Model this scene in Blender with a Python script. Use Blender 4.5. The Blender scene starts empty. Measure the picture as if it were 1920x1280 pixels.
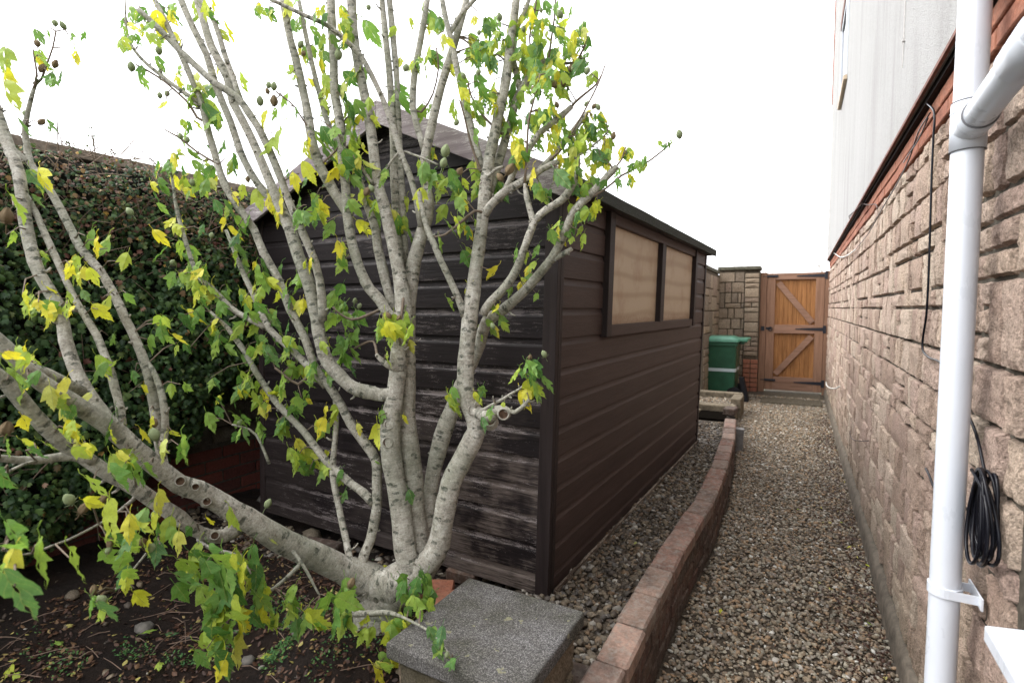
import bpy, math, random
import numpy as np
from mathutils import Vector, Matrix, noise
rnd = random.Random(7)
nrs = np.random.RandomState(7)
scene = bpy.context.scene
COL = scene.collection
# ------------------------------------------------------------------ camera
F_PX = 998.0
CAM_H = 1.31
PITCH = math.atan2(62, F_PX)
YAW = math.atan(540 * math.cos(PITCH) / F_PX)
cam_d = bpy.data.cameras.new('camera')
cam_d.sensor_width = 36.0
cam_d.lens = 36.0 * F_PX / 1920
cam_d.clip_start = 0.05
cam_d.clip_end = 600
cam_d.dof.use_dof = True
cam_d.dof.focus_distance = 2.0
cam_d.dof.aperture_fstop = 4.5
cam = bpy.data.objects.new('camera', cam_d)
COL.objects.link(cam)
cam.location = (0, 0, CAM_H)
cam.rotation_euler = (math.pi / 2 - PITCH, 0, YAW)
scene.camera = cam
# ------------------------------------------------------------------ sky, sun, exposure
w = bpy.data.worlds.new('World')
scene.world = w
w.use_nodes = True
nt = w.node_tree
bg = nt.nodes['Background']
sky = nt.nodes.new('ShaderNodeTexSky')
sky.sky_type = 'NISHITA'
sky.sun_disc = False
sky.sun_elevation = math.radians(48)
sky.sun_rotation = math.radians(250)
sky.dust_density = 4.0
hs = nt.nodes.new('ShaderNodeHueSaturation')
hs.inputs['Saturation'].default_value = 0.12
nt.links.new(sky.outputs[0], hs.inputs['Color'])
mx = nt.nodes.new('ShaderNodeMix')
mx.data_type = 'RGBA'
mx.inputs[0].default_value = 0.6           # overcast: the cloud layer evens the sky out
nt.links.new(hs.outputs[0], mx.inputs[6])
mx.inputs[7].default_value = (13.0, 13.1, 13.6, 1)
nt.links.new(mx.outputs[2], bg.inputs['Color'])
bg.inputs['Strength'].default_value = 0.15
sun_d = bpy.data.lights.new('sun', 'SUN')
sun_d.energy = 1.0
sun_d.angle = math.radians(40)
sun_d.color = (1.0, 0.97, 0.93)
sun = bpy.data.objects.new('sun', sun_d)
COL.objects.link(sun)
_el, _az = math.radians(48), math.radians(250)
_dir = Vector((math.sin(_az) * math.cos(_el), math.cos(_az) * math.cos(_el), math.sin(_el)))
sun.rotation_euler = _dir.to_track_quat('Z', 'Y').to_euler()
scene.view_settings.view_transform = 'Standard'
scene.view_settings.look = 'None'
scene.view_settings.exposure = 1.2
scene.view_settings.gamma = 1.0
scene.render.engine = 'CYCLES'
scene.cycles.max_bounces = 6
scene.cycles.transparent_max_bounces = 4
scene.cycles.use_denoising = True

# ------------------------------------------------------------------ placing helpers
CY, SY, CP, SP = math.cos(YAW), math.sin(YAW), math.cos(PITCH), math.sin(PITCH)
FW = np.array([-SY * CP, CY * CP, -SP])
RT = np.array([CY, SY, 0.0])
UP = np.cross(RT, FW)
C0 = np.array([0, 0, CAM_H])
def ray(u, v): return FW + RT * (u - 960) / F_PX - UP * (v - 640) / F_PX
def at(u, v, d): return C0 + ray(u, v) * d           # a point seen at u, v standing d metres away
def onz(u, v, z):
    r = ray(u, v); return C0 + r * (z - CAM_H) / r[2]
def onx(u, v, x):
    r = ray(u, v); return C0 + r * x / r[0]

# ------------------------------------------------------------------ object helpers
def tag(o, label=None, cat=None, group=None, kind=None):
    if label: o['label'] = label
    if cat: o['category'] = cat
    if group: o['group'] = group
    if kind: o['kind'] = kind
    return o
def empty(name, loc=(0, 0, 0), rz=0.0, **k):
    o = bpy.data.objects.new(name, None); COL.objects.link(o)
    o.location = loc; o.rotation_euler = (0, 0, rz); o.empty_display_size = 0.1
    return tag(o, **k)
def link(name, me, parent=None, **k):
    o = bpy.data.objects.new(name, me); COL.objects.link(o)
    if parent is not None: o.parent = parent
    return tag(o, **k)
class MB:
    def __init__(s): s.v = []; s.f = []; s.uv = {}; s.tone = []; s.mi = []
    def add(s, vs, fs, uvs=None, tone=None, mi=0):
        b = len(s.v); s.v.extend([tuple(map(float, p)) for p in vs])
        for k, f in enumerate(fs):
            s.f.append(tuple(b + i for i in f)); s.tone.append(0.5 if tone is None else tone); s.mi.append(mi)
            if uvs is not None: s.uv[len(s.f) - 1] = uvs[k]
        return s
    def box(s, x0, x1, y0, y1, z0, z1, tr=None, tone=None, mi=0):
        vs = [(x, y, z) for x in (x0, x1) for y in (y0, y1) for z in (z0, z1)]
        if tr: vs = [tr(p) for p in vs]
        return s.add(vs, [(0, 1, 3, 2), (4, 6, 7, 5), (0, 4, 5, 1), (2, 3, 7, 6), (0, 2, 6, 4), (1, 5, 7, 3)], tone=tone, mi=mi)
    def mesh(s, name, mats, smooth=False, bevel=0):
        me = bpy.data.meshes.new(name)
        me.from_pydata(s.v, [], s.f)
        for m in (mats if isinstance(mats, (list, tuple)) else [mats]): me.materials.append(m)
        n = len(s.f)
        me.polygons.foreach_set('material_index', s.mi)
        if smooth: me.polygons.foreach_set('use_smooth', [True] * n)
        a = me.attributes.new('tone', 'FLOAT', 'FACE'); a.data.foreach_set('value', s.tone)
        if s.uv:
            l = me.uv_layers.new(name='UVMap'); fl = np.zeros((len(me.loops), 2), dtype=np.float32)
            for i, p in enumerate(me.polygons):
                if i in s.uv:
                    for k, li in enumerate(p.loop_indices): fl[li] = s.uv[i][k]
            l.data.foreach_set('uv', fl.ravel())
        me.validate(); me.update()
        return me
    def build(s, name, mats, parent=None, smooth=False, bevel=0, **k):
        o = link(name, s.mesh(name, mats, smooth), parent, **k)
        if bevel:
            m = o.modifiers.new('edge', 'BEVEL'); m.width = bevel; m.segments = 2; m.limit_method = 'ANGLE'
        return o
def smooth_path(pts, step=None, n=None):
    P = np.array(pts, float)
    if len(P) < 3:
        k = n or 4; t = np.linspace(0, 1, k)[:, None]; return P[0] * (1 - t) + P[-1] * t
    Q = np.vstack([2 * P[0] - P[1], P, 2 * P[-1] - P[-2]]); out = []
    for i in range(1, len(Q) - 2):
        p0, p1, p2, p3 = Q[i - 1], Q[i], Q[i + 1], Q[i + 2]
        k = n or max(2, int(np.linalg.norm((p2 - p1)[:3]) / (step or 0.02)))
        for j in range(k):
            t = j / k
            out.append(0.5 * (2 * p1 + (p2 - p0) * t + (2 * p0 - 5 * p1 + 4 * p2 - p3) * t * t + (3 * p1 - p0 - 3 * p2 + p3) * t ** 3))
    out.append(P[-1]); return np.array(out)
def tube(mb, pts, rad, seg=8, cap=True, wob=0.0, seed=0, mi=0):
    P = np.array(pts, float); n = len(P)
    R = np.full(n, rad) if np.isscalar(rad) else np.array(rad, float)
    T = np.gradient(P, axis=0); T /= np.linalg.norm(T, axis=1)[:, None] + 1e-12
    a = np.array([0, 0, 1.0]) if abs(T[0][2]) < 0.9 else np.array([1.0, 0, 0])
    N = np.cross(T[0], a); N /= np.linalg.norm(N)
    vs = []; L = 0.0; Ls = []
    for i in range(n):
        if i: L += np.linalg.norm(P[i] - P[i - 1])
        Ls.append(L)
        N = N - T[i] * (N @ T[i]); N /= np.linalg.norm(N) + 1e-12
        B = np.cross(T[i], N)
        for j in range(seg):
            th = 2 * math.pi * j / seg
            r = R[i]
            if wob: r *= 1 + wob * noise.noise(Vector((math.cos(th) * 1.3 + seed * 3.1, math.sin(th) * 1.3, L * 22 + seed)))
            vs.append(P[i] + r * (math.cos(th) * N + math.sin(th) * B))
    fs, uv = [], []
    for i in range(n - 1):
        for j in range(seg):
            k = (j + 1) % seg
            fs.append((i * seg + j, i * seg + k, (i + 1) * seg + k, (i + 1) * seg + j))
            c = 2 * math.pi * R[i]
            uv.append([(j / seg * c, Ls[i]), ((j + 1) / seg * c, Ls[i]), ((j + 1) / seg * c, Ls[i + 1]), (j / seg * c, Ls[i + 1])])
    if cap:
        fs.append(tuple(range(seg))[::-1]); uv.append([(0, 0)] * seg)
        fs.append(tuple((n - 1) * seg + j for j in range(seg))); uv.append([(0, 0)] * seg)
    return mb.add(vs, fs, uv, mi=mi)

# ------------------------------------------------------------------ materials
def mat(name, rough=0.8, spec=0.3):
    m = bpy.data.materials.new(name); m.use_nodes = True
    nt = m.node_tree; b = nt.nodes['Principled BSDF']
    b.inputs['Roughness'].default_value = rough
    b.inputs['Specular IOR Level'].default_value = spec
    return m, nt, b
def nod(nt, t, **k):
    n = nt.nodes.new(t)
    for a, v in k.items():
        if a.startswith('i_'): n.inputs[a[2:].replace('_', ' ')].default_value = v
        else: setattr(n, a, v)
    return n
def coords(nt, kind='Object', scale=(1, 1, 1)):
    tc = nod(nt, 'ShaderNodeTexCoord'); mp = nod(nt, 'ShaderNodeMapping')
    mp.inputs['Scale'].default_value = scale
    nt.links.new(tc.outputs[kind], mp.inputs[0]); return mp.outputs[0]
def nz(nt, vec, scale, detail=6, rough=0.6, dist=0.0):
    n = nod(nt, 'ShaderNodeTexNoise'); n.inputs['Scale'].default_value = scale; n.inputs['Detail'].default_value = detail
    n.inputs['Roughness'].default_value = rough; n.inputs['Distortion'].default_value = dist
    nt.links.new(vec, n.inputs['Vector']); return n.outputs[0]
def ramp(nt, fac, stops):
    r = nod(nt, 'ShaderNodeValToRGB'); e = r.color_ramp.elements
    while len(e) > 1: e.remove(e[-1])
    for i, (p, c) in enumerate(stops):
        x = e[0] if i == 0 else e.new(p)
        x.position = p; x.color = (*c, 1) if len(c) == 3 else c
    nt.links.new(fac, r.inputs[0]); return r.outputs[0]
def mixc(nt, fac, a, b, mode='MIX'):
    m = nod(nt, 'ShaderNodeMix', data_type='RGBA', blend_type=mode)
    for i, x in ((0, fac), (6, a), (7, b)):
        if hasattr(x, 'links') or hasattr(x, 'is_linked'): nt.links.new(x, m.inputs[i])
        else: m.inputs[i].default_value = x if i == 0 else (*x, 1)
    return m.outputs[2]
def mth(nt, op, a, b=0.0, clamp=False):
    m = nod(nt, 'ShaderNodeMath', operation=op); m.use_clamp = clamp
    for i, x in ((0, a), (1, b)):
        if hasattr(x, 'is_linked'): nt.links.new(x, m.inputs[i])
        else: m.inputs[i].default_value = x
    return m.outputs[0]
def bump(nt, b, h, strength=0.5, dist=0.01):
    n = nod(nt, 'ShaderNodeBump'); n.inputs['Strength'].default_value = strength; n.inputs['Distance'].default_value = dist
    nt.links.new(h, n.inputs['Height']); nt.links.new(n.outputs[0], b.inputs['Normal']); return n
def attr(nt, name, typ='GEOMETRY'):
    a = nod(nt, 'ShaderNodeAttribute', attribute_type=typ); a.attribute_name = name; return a
def setc(nt, b, c): nt.links.new(c, b.inputs['Base Color'])
W0, B0 = (1, 1, 1), (0, 0, 0)

def m_stone(name, cols, dark=(0.10, 0.085, 0.065), moss=0.0, sc=1.0):
    m, nt, b = mat(name, 0.92, 0.15)
    v = coords(nt)
    base = ramp(nt, attr(nt, 'tone').outputs['Fac'], [(i / (len(cols) - 1), c) for i, c in enumerate(cols)])
    n1 = nz(nt, v, 9 * sc, 5); n2 = nz(nt, v, 55 * sc, 6, 0.75); n3 = nz(nt, v, 190 * sc, 3, 0.7)
    c = mixc(nt, ramp(nt, n1, [(0.38, B0), (0.68, W0)]), base, mixc(nt, 0.3, base, (0.34, 0.29, 0.23)))
    c = mixc(nt, ramp(nt, n2, [(0.34, W0), (0.50, B0)]), c, mixc(nt, 0.7, c, dark))
    c = mixc(nt, ramp(nt, n3, [(0.30, (0.55,) * 3), (0.6, (1.12,) * 3)]), c, c) if False else mixc(nt, 0.7, c, ramp(nt, n3, [(0.36, (0.35,) * 3), (0.5, (0.95,) * 3), (0.62, (1.35,) * 3)]), 'MULTIPLY')
    if moss:
        g = nod(nt, 'ShaderNodeNewGeometry'); sx = nod(nt, 'ShaderNodeSeparateXYZ'); nt.links.new(g.outputs['Position'], sx.inputs[0])
        low = ramp(nt, mth(nt, 'ADD', sx.outputs[2], mth(nt, 'MULTIPLY', n1, 0.5)), [(0.28, (moss,) * 3), (0.8, B0)])
        c = mixc(nt, low, c, (0.085, 0.085, 0.04))
    setc(nt, b, c)
    h = mth(nt, 'ADD', mth(nt, 'MULTIPLY', n2, 1.0), mth(nt, 'MULTIPLY', n3, 0.45))
    bump(nt, b, h, 1.0, 0.012)
    return m
M_BLOCK = m_stone('buff_stone', [(0.47, 0.335, 0.265), (0.58, 0.45, 0.35), (0.42, 0.30, 0.245), (0.66, 0.54, 0.43), (0.50, 0.36, 0.30), (0.38, 0.275, 0.215)], dark=(0.16, 0.12, 0.09), moss=0.45, sc=1.3)
M_BLOCK_FAR = m_stone('weathered_stone', [(0.26, 0.20, 0.145), (0.35, 0.27, 0.19), (0.19, 0.15, 0.115), (0.36, 0.29, 0.21), (0.30, 0.22, 0.165)], moss=0.3)
M_MOSSY = m_stone('mossy_block', [(0.10, 0.085, 0.06), (0.14, 0.11, 0.075)], moss=0.4)

def m_brick(name, cols, stain=(0.05, 0.04, 0.035), amt=0.6, white=0.0):
    m, nt, b = mat(name, 0.9, 0.2)
    v = coords(nt)
    oi = nod(nt, 'ShaderNodeObjectInfo')
    base = ramp(nt, oi.outputs['Random'], [(i / (len(cols) - 1), c) for i, c in enumerate(cols)])
    rv = nod(nt, 'ShaderNodeVectorMath', operation='ADD'); nt.links.new(v, rv.inputs[0])
    cb = nod(nt, 'ShaderNodeCombineXYZ'); nt.links.new(mth(nt, 'MULTIPLY', oi.outputs['Random'], 37.0), cb.inputs[0]); nt.links.new(cb.outputs[0], rv.inputs[1])
    v = rv.outputs[0]
    n1 = nz(nt, v, 14, 5, 0.65); n2 = nz(nt, v, 90, 5, 0.7); n4 = nz(nt, v, 33, 4, 0.7)
    c = mixc(nt, ramp(nt, n1, [(0.35, B0), (0.7, (amt,) * 3)]), base, stain)
    c = mixc(nt, 0.6, c, ramp(nt, n2, [(0.3, (0.55,) * 3), (0.65, (1.3,) * 3)]), 'MULTIPLY')
    if white: c = mixc(nt, ramp(nt, n4, [(0.47, B0), (0.66, (white,) * 3)]), c, (0.27, 0.24, 0.205))
    setc(nt, b, c)
    bump(nt, b, mth(nt, 'ADD', n2, n1), 0.7, 0.006)
    return m
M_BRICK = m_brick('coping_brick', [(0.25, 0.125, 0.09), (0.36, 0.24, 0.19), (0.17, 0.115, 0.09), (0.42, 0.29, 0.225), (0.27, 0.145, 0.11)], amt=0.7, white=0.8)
M_BRICK_SIDE = m_brick('dark_brick', [(0.13, 0.065, 0.05), (0.10, 0.07, 0.055), (0.15, 0.085, 0.06)], amt=0.85, white=0.35)  # darker brick for the courses below the coping and loose bricks
M_BRICK_RED = m_brick('red_brick', [(0.31, 0.115, 0.07), (0.37, 0.16, 0.10), (0.27, 0.10, 0.065)], amt=0.3, stain=(0.14, 0.08, 0.06), white=0.15)
def m_plain(name, col, rough=0.6, spec=0.4, var=0.15, sc=20, bmp=0.2, bd=0.003, scale=(1, 1, 1)):
    m, nt, b = mat(name, rough, spec); v = coords(nt, scale=scale); n = nz(nt, v, sc, 6, 0.65)
    lo = tuple(x * (1 - var) for x in col); hi = tuple(x * (1 + var) for x in col)
    setc(nt, b, ramp(nt, n, [(0.3, lo), (0.7, hi)]))
    if bmp: bump(nt, b, n, bmp, bd)
    return m
M_MORTAR = m_plain('mortar', (0.085, 0.075, 0.06), 0.95, 0.1, 0.35, 60, 0.8, 0.004)
M_MORTAR_DK = m_plain('dark_mortar', (0.07, 0.06, 0.05), 0.95, 0.1, 0.35, 60, 0.8, 0.004)
M_PLINTH = m_plain('plinth_concrete', (0.125, 0.105, 0.082), 0.9, 0.2, 0.45, 18, 0.8, 0.006)
M_CONC = m_plain('grey_concrete', (0.20, 0.195, 0.19), 0.9, 0.2, 0.3, 25, 0.6, 0.004)
M_COPE = m_plain('lichened_coping_stone', (0.20, 0.165, 0.13), 0.95, 0.1, 0.45, 30, 0.8, 0.008)
def m_upvc():
    m, nt, b = mat('white_upvc', 0.28, 0.5); v = coords(nt, scale=(1, 1, 0.35)); v2 = coords(nt)
    n = nz(nt, v, 14, 5, 0.6); n2 = nz(nt, v2, 160, 4, 0.7); n3 = nz(nt, v2, 3, 4)
    c = ramp(nt, n, [(0.3, (0.58, 0.61, 0.66)), (0.7, (0.64, 0.67, 0.725))])
    c = mixc(nt, mth(nt, 'MULTIPLY', ramp(nt, n2, [(0.60, B0), (0.72, W0)]), ramp(nt, n3, [(0.5, B0), (0.7, (0.6,) * 3)])), c, (0.42, 0.42, 0.40))
    setc(nt, b, c); nt.links.new(ramp(nt, n, [(0.3, (0.22,) * 3), (0.7, (0.4,) * 3)]), b.inputs['Roughness']); return m
M_UPVC = m_upvc()
M_SEAM = m_plain('rubber_seal', (0.14, 0.14, 0.15), 0.6, 0.3, 0.1, 5, 0.0)
M_CABLE = m_plain('black_cable', (0.006, 0.006, 0.009), 0.25, 0.22, 0.1, 5, 0.0)
M_CABLE_W = m_plain('white_cable', (0.62, 0.6, 0.56), 0.5, 0.4, 0.1, 5, 0.0)
M_IRON = m_plain('black_iron', (0.014, 0.015, 0.022), 0.5, 0.4, 0.2, 20, 0.2)
M_TERRA = m_plain('terracotta_tile', (0.36, 0.135, 0.085), 0.8, 0.3, 0.25, 12, 0.5)
M_TRIM = m_plain('rusty_drip_bead', (0.17, 0.08, 0.06), 0.8, 0.3, 0.4, 30, 0.6)
M_SHADE_STRIP = m_plain('painted_shadow_gap', (0.02, 0.014, 0.014), 0.8, 0.2, 0.6, 40, 0.5)  # near-black colour standing in for the shade below the render
M_STONEPOT = m_plain('buff_sill', (0.50, 0.40, 0.29), 0.8, 0.3, 0.15, 20, 0.3)
def m_render():
    m, nt, b = mat('painted_render', 0.85, 0.25); v = coords(nt)
    st = nz(nt, coords(nt, scale=(3, 3.5, 0.4)), 1.6, 6, 0.6); n2 = nz(nt, v, 60, 5, 0.75); n3 = nz(nt, v, 260, 3, 0.6)
    c = ramp(nt, st, [(0.25, (0.30, 0.29, 0.28)), (0.5, (0.385, 0.38, 0.37)), (0.8, (0.42, 0.415, 0.405))])
    c = mixc(nt, ramp(nt, n2, [(0.32, (0.6,) * 3), (0.46, B0)]), c, (0.27, 0.26, 0.245))
    c = mixc(nt, 0.35, c, ramp(nt, n3, [(0.3, (0.7,) * 3), (0.65, (1.15,) * 3)]), 'MULTIPLY')
    setc(nt, b, c); bump(nt, b, mth(nt, 'ADD', n2, n3), 0.9, 0.006); return m
M_RENDER = m_render()
def m_slab():
    m, nt, b = mat('weathered_slab', 0.9, 0.2); v = coords(nt)
    n1 = nz(nt, v, 6, 5); n2 = nz(nt, v, 260, 4, 0.8); n3 = nz(nt, v, 28, 4, 0.6); n5 = nz(nt, v, 90, 4, 0.7)
    c = ramp(nt, n1, [(0.35, (0.070, 0.068, 0.055)), (0.5, (0.105, 0.10, 0.093)), (0.7, (0.14, 0.135, 0.135))])
    c = mixc(nt, 0.85, c, ramp(nt, n2, [(0.38, (0.3,) * 3), (0.5, (0.95,) * 3), (0.64, (3.2,) * 3)]), 'MULTIPLY')
    c = mixc(nt, ramp(nt, n5, [(0.35, (0.7,) * 3), (0.5, B0)]), c, (0.045, 0.042, 0.04))
    vo = nod(nt, 'ShaderNodeTexVoronoi'); vo.inputs['Scale'].default_value = 17; vo.inputs['Randomness'].default_value = 1
    wv = nod(nt, 'ShaderNodeVectorMath', operation='ADD'); nt.links.new(v, wv.inputs[0])
    nn = nod(nt, 'ShaderNodeTexNoise'); nn.inputs['Scale'].default_value = 45; nt.links.new(v, nn.inputs[0])
    sc = nod(nt, 'ShaderNodeVectorMath', operation='SCALE'); sc.inputs['Scale'].default_value = 0.045; nt.links.new(nn.outputs['Color'], sc.inputs[0]); nt.links.new(sc.outputs[0], wv.inputs[1])
    nt.links.new(wv.outputs[0], vo.inputs['Vector'])
    spots = mth(nt, 'MULTIPLY', mth(nt, 'LESS_THAN', vo.outputs['Distance'], 0.17), mth(nt, 'GREATER_THAN', nz(nt, v, 9, 2), 0.5))
    c = mixc(nt, mth(nt, 'MULTIPLY', spots, 0.6), c, (0.30, 0.29, 0.17))
    setc(nt, b, c); bump(nt, b, mth(nt, 'ADD', n2, mth(nt, 'MULTIPLY', n3, 1.0)), 0.9, 0.004); return m
M_SLAB = m_slab()
def m_wood(name, base, dark, flake=None, flake_amt=0.0, axis=0, bare=None, rough=0.55, low=None, grain=1.0, knots=False):
    m, nt, b = mat(name, rough, 0.18)
    s = [9, 9, 9]; s[axis] = 0.55
    oi = nod(nt, 'ShaderNodeObjectInfo'); tc = nod(nt, 'ShaderNodeTexCoord')
    off = nod(nt, 'ShaderNodeCombineXYZ')
    for i in range(3): nt.links.new(mth(nt, 'MULTIPLY', oi.outputs['Random'], 13.7 + i * 7), off.inputs[i])
    ad = nod(nt, 'ShaderNodeVectorMath', operation='ADD'); nt.links.new(tc.outputs['Object'], ad.inputs[0]); nt.links.new(off.outputs[0], ad.inputs[1])
    mp = nod(nt, 'ShaderNodeMapping'); mp.inputs['Scale'].default_value = s; nt.links.new(ad.outputs[0], mp.inputs[0]); v = mp.outputs[0]
    g = nz(nt, v, 4 * grain, 8, 0.7, 0.6); g2 = nz(nt, v, 17 * grain, 6, 0.75, 0.3)
    c = ramp(nt, g, [(0.25, dark), (0.6, base), (0.85, tuple(min(1, x * 1.2) for x in base))])
    c = mixc(nt, 0.35, c, ramp(nt, oi.outputs['Random'], [(0, (0.72,) * 3), (1, (1.3,) * 3)]), 'MULTIPLY')
    if bare:
        z = nod(nt, 'ShaderNodeSeparateXYZ'); nt.links.new(tc.outputs['Object'], z.inputs[0])
        lowm = ramp(nt, z.outputs[2], [(0.0, W0), (0.50, (0.6,) * 3), (0.78, (0.06,) * 3), (1.0, B0)])
        lowx = ramp(nt, mth(nt, 'ADD', z.outputs[0], 1.0), [(0.05, (0.15,) * 3), (0.75, W0)])
        patch = nz(nt, ad.outputs[0], 3.0, 4, 0.6)
        pm = ramp(nt, mth(nt, 'ADD', patch, mth(nt, 'MULTIPLY', g2, 0.35)), [(0.58, B0), (0.70, W0)])
        bm = mth(nt, 'MULTIPLY', mth(nt, 'MULTIPLY', lowm, lowx), pm)
        bc = ramp(nt, g2, [(0.3, (0.035, 0.026, 0.02)), (0.55, bare), (0.75, tuple(x * 1.7 for x in bare))])
        c = mixc(nt, bm, c, bc)
    if flake:
        sp = [22, 22, 30]; sp[axis] = 4
        mp2 = nod(nt, 'ShaderNodeMapping'); mp2.inputs['Scale'].default_value = sp; nt.links.new(ad.outputs[0], mp2.inputs[0])
        f1 = nz(nt, mp2.outputs[0], 3.2, 8, 0.85); f2 = nz(nt, ad.outputs[0], 2.3, 3)
        e = attr(nt, 'tone').outputs['Fac']      # worn ledges of each board
        f3 = nz(nt, ad.outputs[0], 5.5, 3); f4 = nz(nt, ad.outputs[0], 240, 3)
        th = mth(nt, 'ADD', mth(nt, 'ADD', mth(nt, 'ADD', f1, mth(nt, 'MULTIPLY', mth(nt, 'SUBTRACT', f4, 0.5), 0.22)), mth(nt, 'ADD', mth(nt, 'MULTIPLY', f2, 0.5), mth(nt, 'MULTIPLY', f3, 0.25))), mth(nt, 'MULTIPLY', e, 0.10))
        fm = ramp(nt, th, [(0.985 - flake_amt, B0), (1.03 - flake_amt, (0.85,) * 3)])
        if bare: fm = mth(nt, 'MULTIPLY', fm, mth(nt, 'MULTIPLY', ramp(nt, mth(nt, 'ADD', z.outputs[0], 2.0), [(0.25, (0.08,) * 3), (0.85, W0)]), ramp(nt, z.outputs[2], [(0.72, W0), (1.0, (0.4,) * 3)])))
        c = mixc(nt, fm, c, flake)
    if knots:
        vo = nod(nt, 'ShaderNodeTexVoronoi'); vo.inputs['Scale'].default_value = 1.0
        sk = [7, 7, 7]; sk[axis] = 1.6
        mp3 = nod(nt, 'ShaderNodeMapping'); mp3.inputs['Scale'].default_value = sk; nt.links.new(ad.outputs[0], mp3.inputs[0]); nt.links.new(mp3.outputs[0], vo.inputs['Vector'])
        c = mixc(nt, ramp(nt, vo.outputs['Distance'], [(0.03, (0.8,) * 3), (0.09, B0)]), c, dark)
    setc(nt, b, c); bump(nt, b, mth(nt, 'ADD', g, mth(nt, 'MULTIPLY', g2, 0.7)), 0.45, 0.004)
    return m
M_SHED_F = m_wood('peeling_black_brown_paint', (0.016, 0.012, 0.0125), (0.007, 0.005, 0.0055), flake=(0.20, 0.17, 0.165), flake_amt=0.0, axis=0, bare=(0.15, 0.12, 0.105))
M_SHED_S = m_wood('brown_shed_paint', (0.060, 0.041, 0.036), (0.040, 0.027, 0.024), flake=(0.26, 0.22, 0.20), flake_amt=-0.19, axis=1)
M_SHED_T = m_wood('dark_trim_paint', (0.030, 0.022, 0.021), (0.014, 0.010, 0.010), flake=(0.2, 0.17, 0.16), flake_amt=-0.17, axis=2)
M_BARGE = m_wood('silvered_barge_wood', (0.25, 0.215, 0.22), (0.11, 0.085, 0.09), flake=(0.45, 0.42, 0.40), flake_amt=0.03, axis=0, rough=0.85)
M_SKID = m_wood('weathered_bearer_wood', (0.11, 0.08, 0.06), (0.035, 0.025, 0.02), flake=(0.25, 0.21, 0.17), flake_amt=0.05, axis=1, rough=0.9)
M_GATE_B = m_wood('orange_cedar_board', (0.37, 0.175, 0.065), (0.17, 0.07, 0.024), axis=2, rough=0.45, grain=1.3, knots=True)
M_GATE_F = m_wood('faded_cedar_frame', (0.27, 0.155, 0.10), (0.16, 0.085, 0.052), axis=2, rough=0.6)
M_GATE_R = m_wood('faded_cedar_rail', (0.30, 0.175, 0.12), (0.18, 0.10, 0.065), axis=0, rough=0.6)
def m_ply():
    m, nt, b = mat('plywood_board', 0.6, 0.3); v = coords(nt)
    sp = nod(nt, 'ShaderNodeSeparateXYZ'); nt.links.new(v, sp.inputs[0])
    wv = nod(nt, 'ShaderNodeTexWave', wave_type='BANDS', bands_direction='Z'); wv.inputs['Scale'].default_value = 0.9; wv.inputs['Distortion'].default_value = 5; wv.inputs['Detail'].default_value = 3; wv.inputs['Detail Scale'].default_value = 0.9
    nt.links.new(coords(nt, scale=(1, 0.8, 3.2)), wv.inputs['Vector'])
    c = ramp(nt, wv.outputs[0], [(0.0, (0.38, 0.295, 0.205)), (0.3, (0.45, 0.365, 0.26)), (1.0, (0.47, 0.385, 0.285))])
    n1 = nz(nt, v, 5, 4); n2 = nz(nt, v, 60, 5, 0.8)
    c = mixc(nt, ramp(nt, n1, [(0.5, B0), (0.75, (0.6,) * 3)]), c, (0.30, 0.18, 0.11))
    low = ramp(nt, mth(nt, 'ADD', sp.outputs[2], mth(nt, 'MULTIPLY', n2, 0.1)), [(0.0, B0), (1.0, W0)])
    edge = ramp(nt, mth(nt, 'SUBTRACT', mth(nt, 'ABSOLUTE', mth(nt, 'SUBTRACT', sp.outputs[2], 1.30)), mth(nt, 'MULTIPLY', n2, 0.13)), [(0.13, B0), (0.19, (0.75,) * 3)])
    c = mixc(nt, edge, c, (0.22, 0.125, 0.07))
    c = mixc(nt, ramp(nt, n2, [(0.25, (0.5,) * 3), (0.36, B0)]), c, (0.12, 0.07, 0.045))
    setc(nt, b, c); bump(nt, b, n2, 0.15, 0.002); return m
M_PLY = m_ply()
def m_felt():
    m, nt, b = mat('mineral_roof_felt', 0.95, 0.1); v = coords(nt)
    n = nz(nt, v, 300, 3, 0.8); n1 = nz(nt, v, 14, 5, 0.7)
    c = ramp(nt, n, [(0.3, (0.018, 0.021, 0.019)), (0.5, (0.04, 0.044, 0.04)), (0.7, (0.16, 0.165, 0.15))])
    c = mixc(nt, ramp(nt, n1, [(0.5, B0), (0.7, (0.6,) * 3)]), c, (0.05, 0.062, 0.04))
    setc(nt, b, c); bump(nt, b, n, 0.6, 0.002); return m
M_FELT = m_felt()
def m_pebble(name, cols, lich=0.0):
    m, nt, b = mat(name, 0.62, 0.35); v = coords(nt)
    a = attr(nt, 'tint', 'INSTANCER')
    base = ramp(nt, a.outputs['Fac'], [(i / (len(cols) - 1), c) for i, c in enumerate(cols)])
    nt.nodes[-1].color_ramp.interpolation = 'CONSTANT' if False else 'LINEAR'
    n = nz(nt, v, 1.6, 5, 0.7)
    c = mixc(nt, 0.5, base, ramp(nt, n, [(0.3, (0.5,) * 3), (0.7, (1.4,) * 3)]), 'MULTIPLY')
    setc(nt, b, c); return m
PEB = [(0.29, 0.225, 0.15), (0.10, 0.078, 0.055), (0.35, 0.29, 0.205), (0.17, 0.13, 0.09), (0.26, 0.18, 0.11), (0.32, 0.21, 0.12), (0.18, 0.155, 0.13), (0.38, 0.34, 0.26), (0.13, 0.10, 0.07), (0.25, 0.235, 0.185), (0.19, 0.14, 0.10), (0.58, 0.56, 0.50)]
M_PEB = m_pebble('flint_pebble', PEB)
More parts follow.
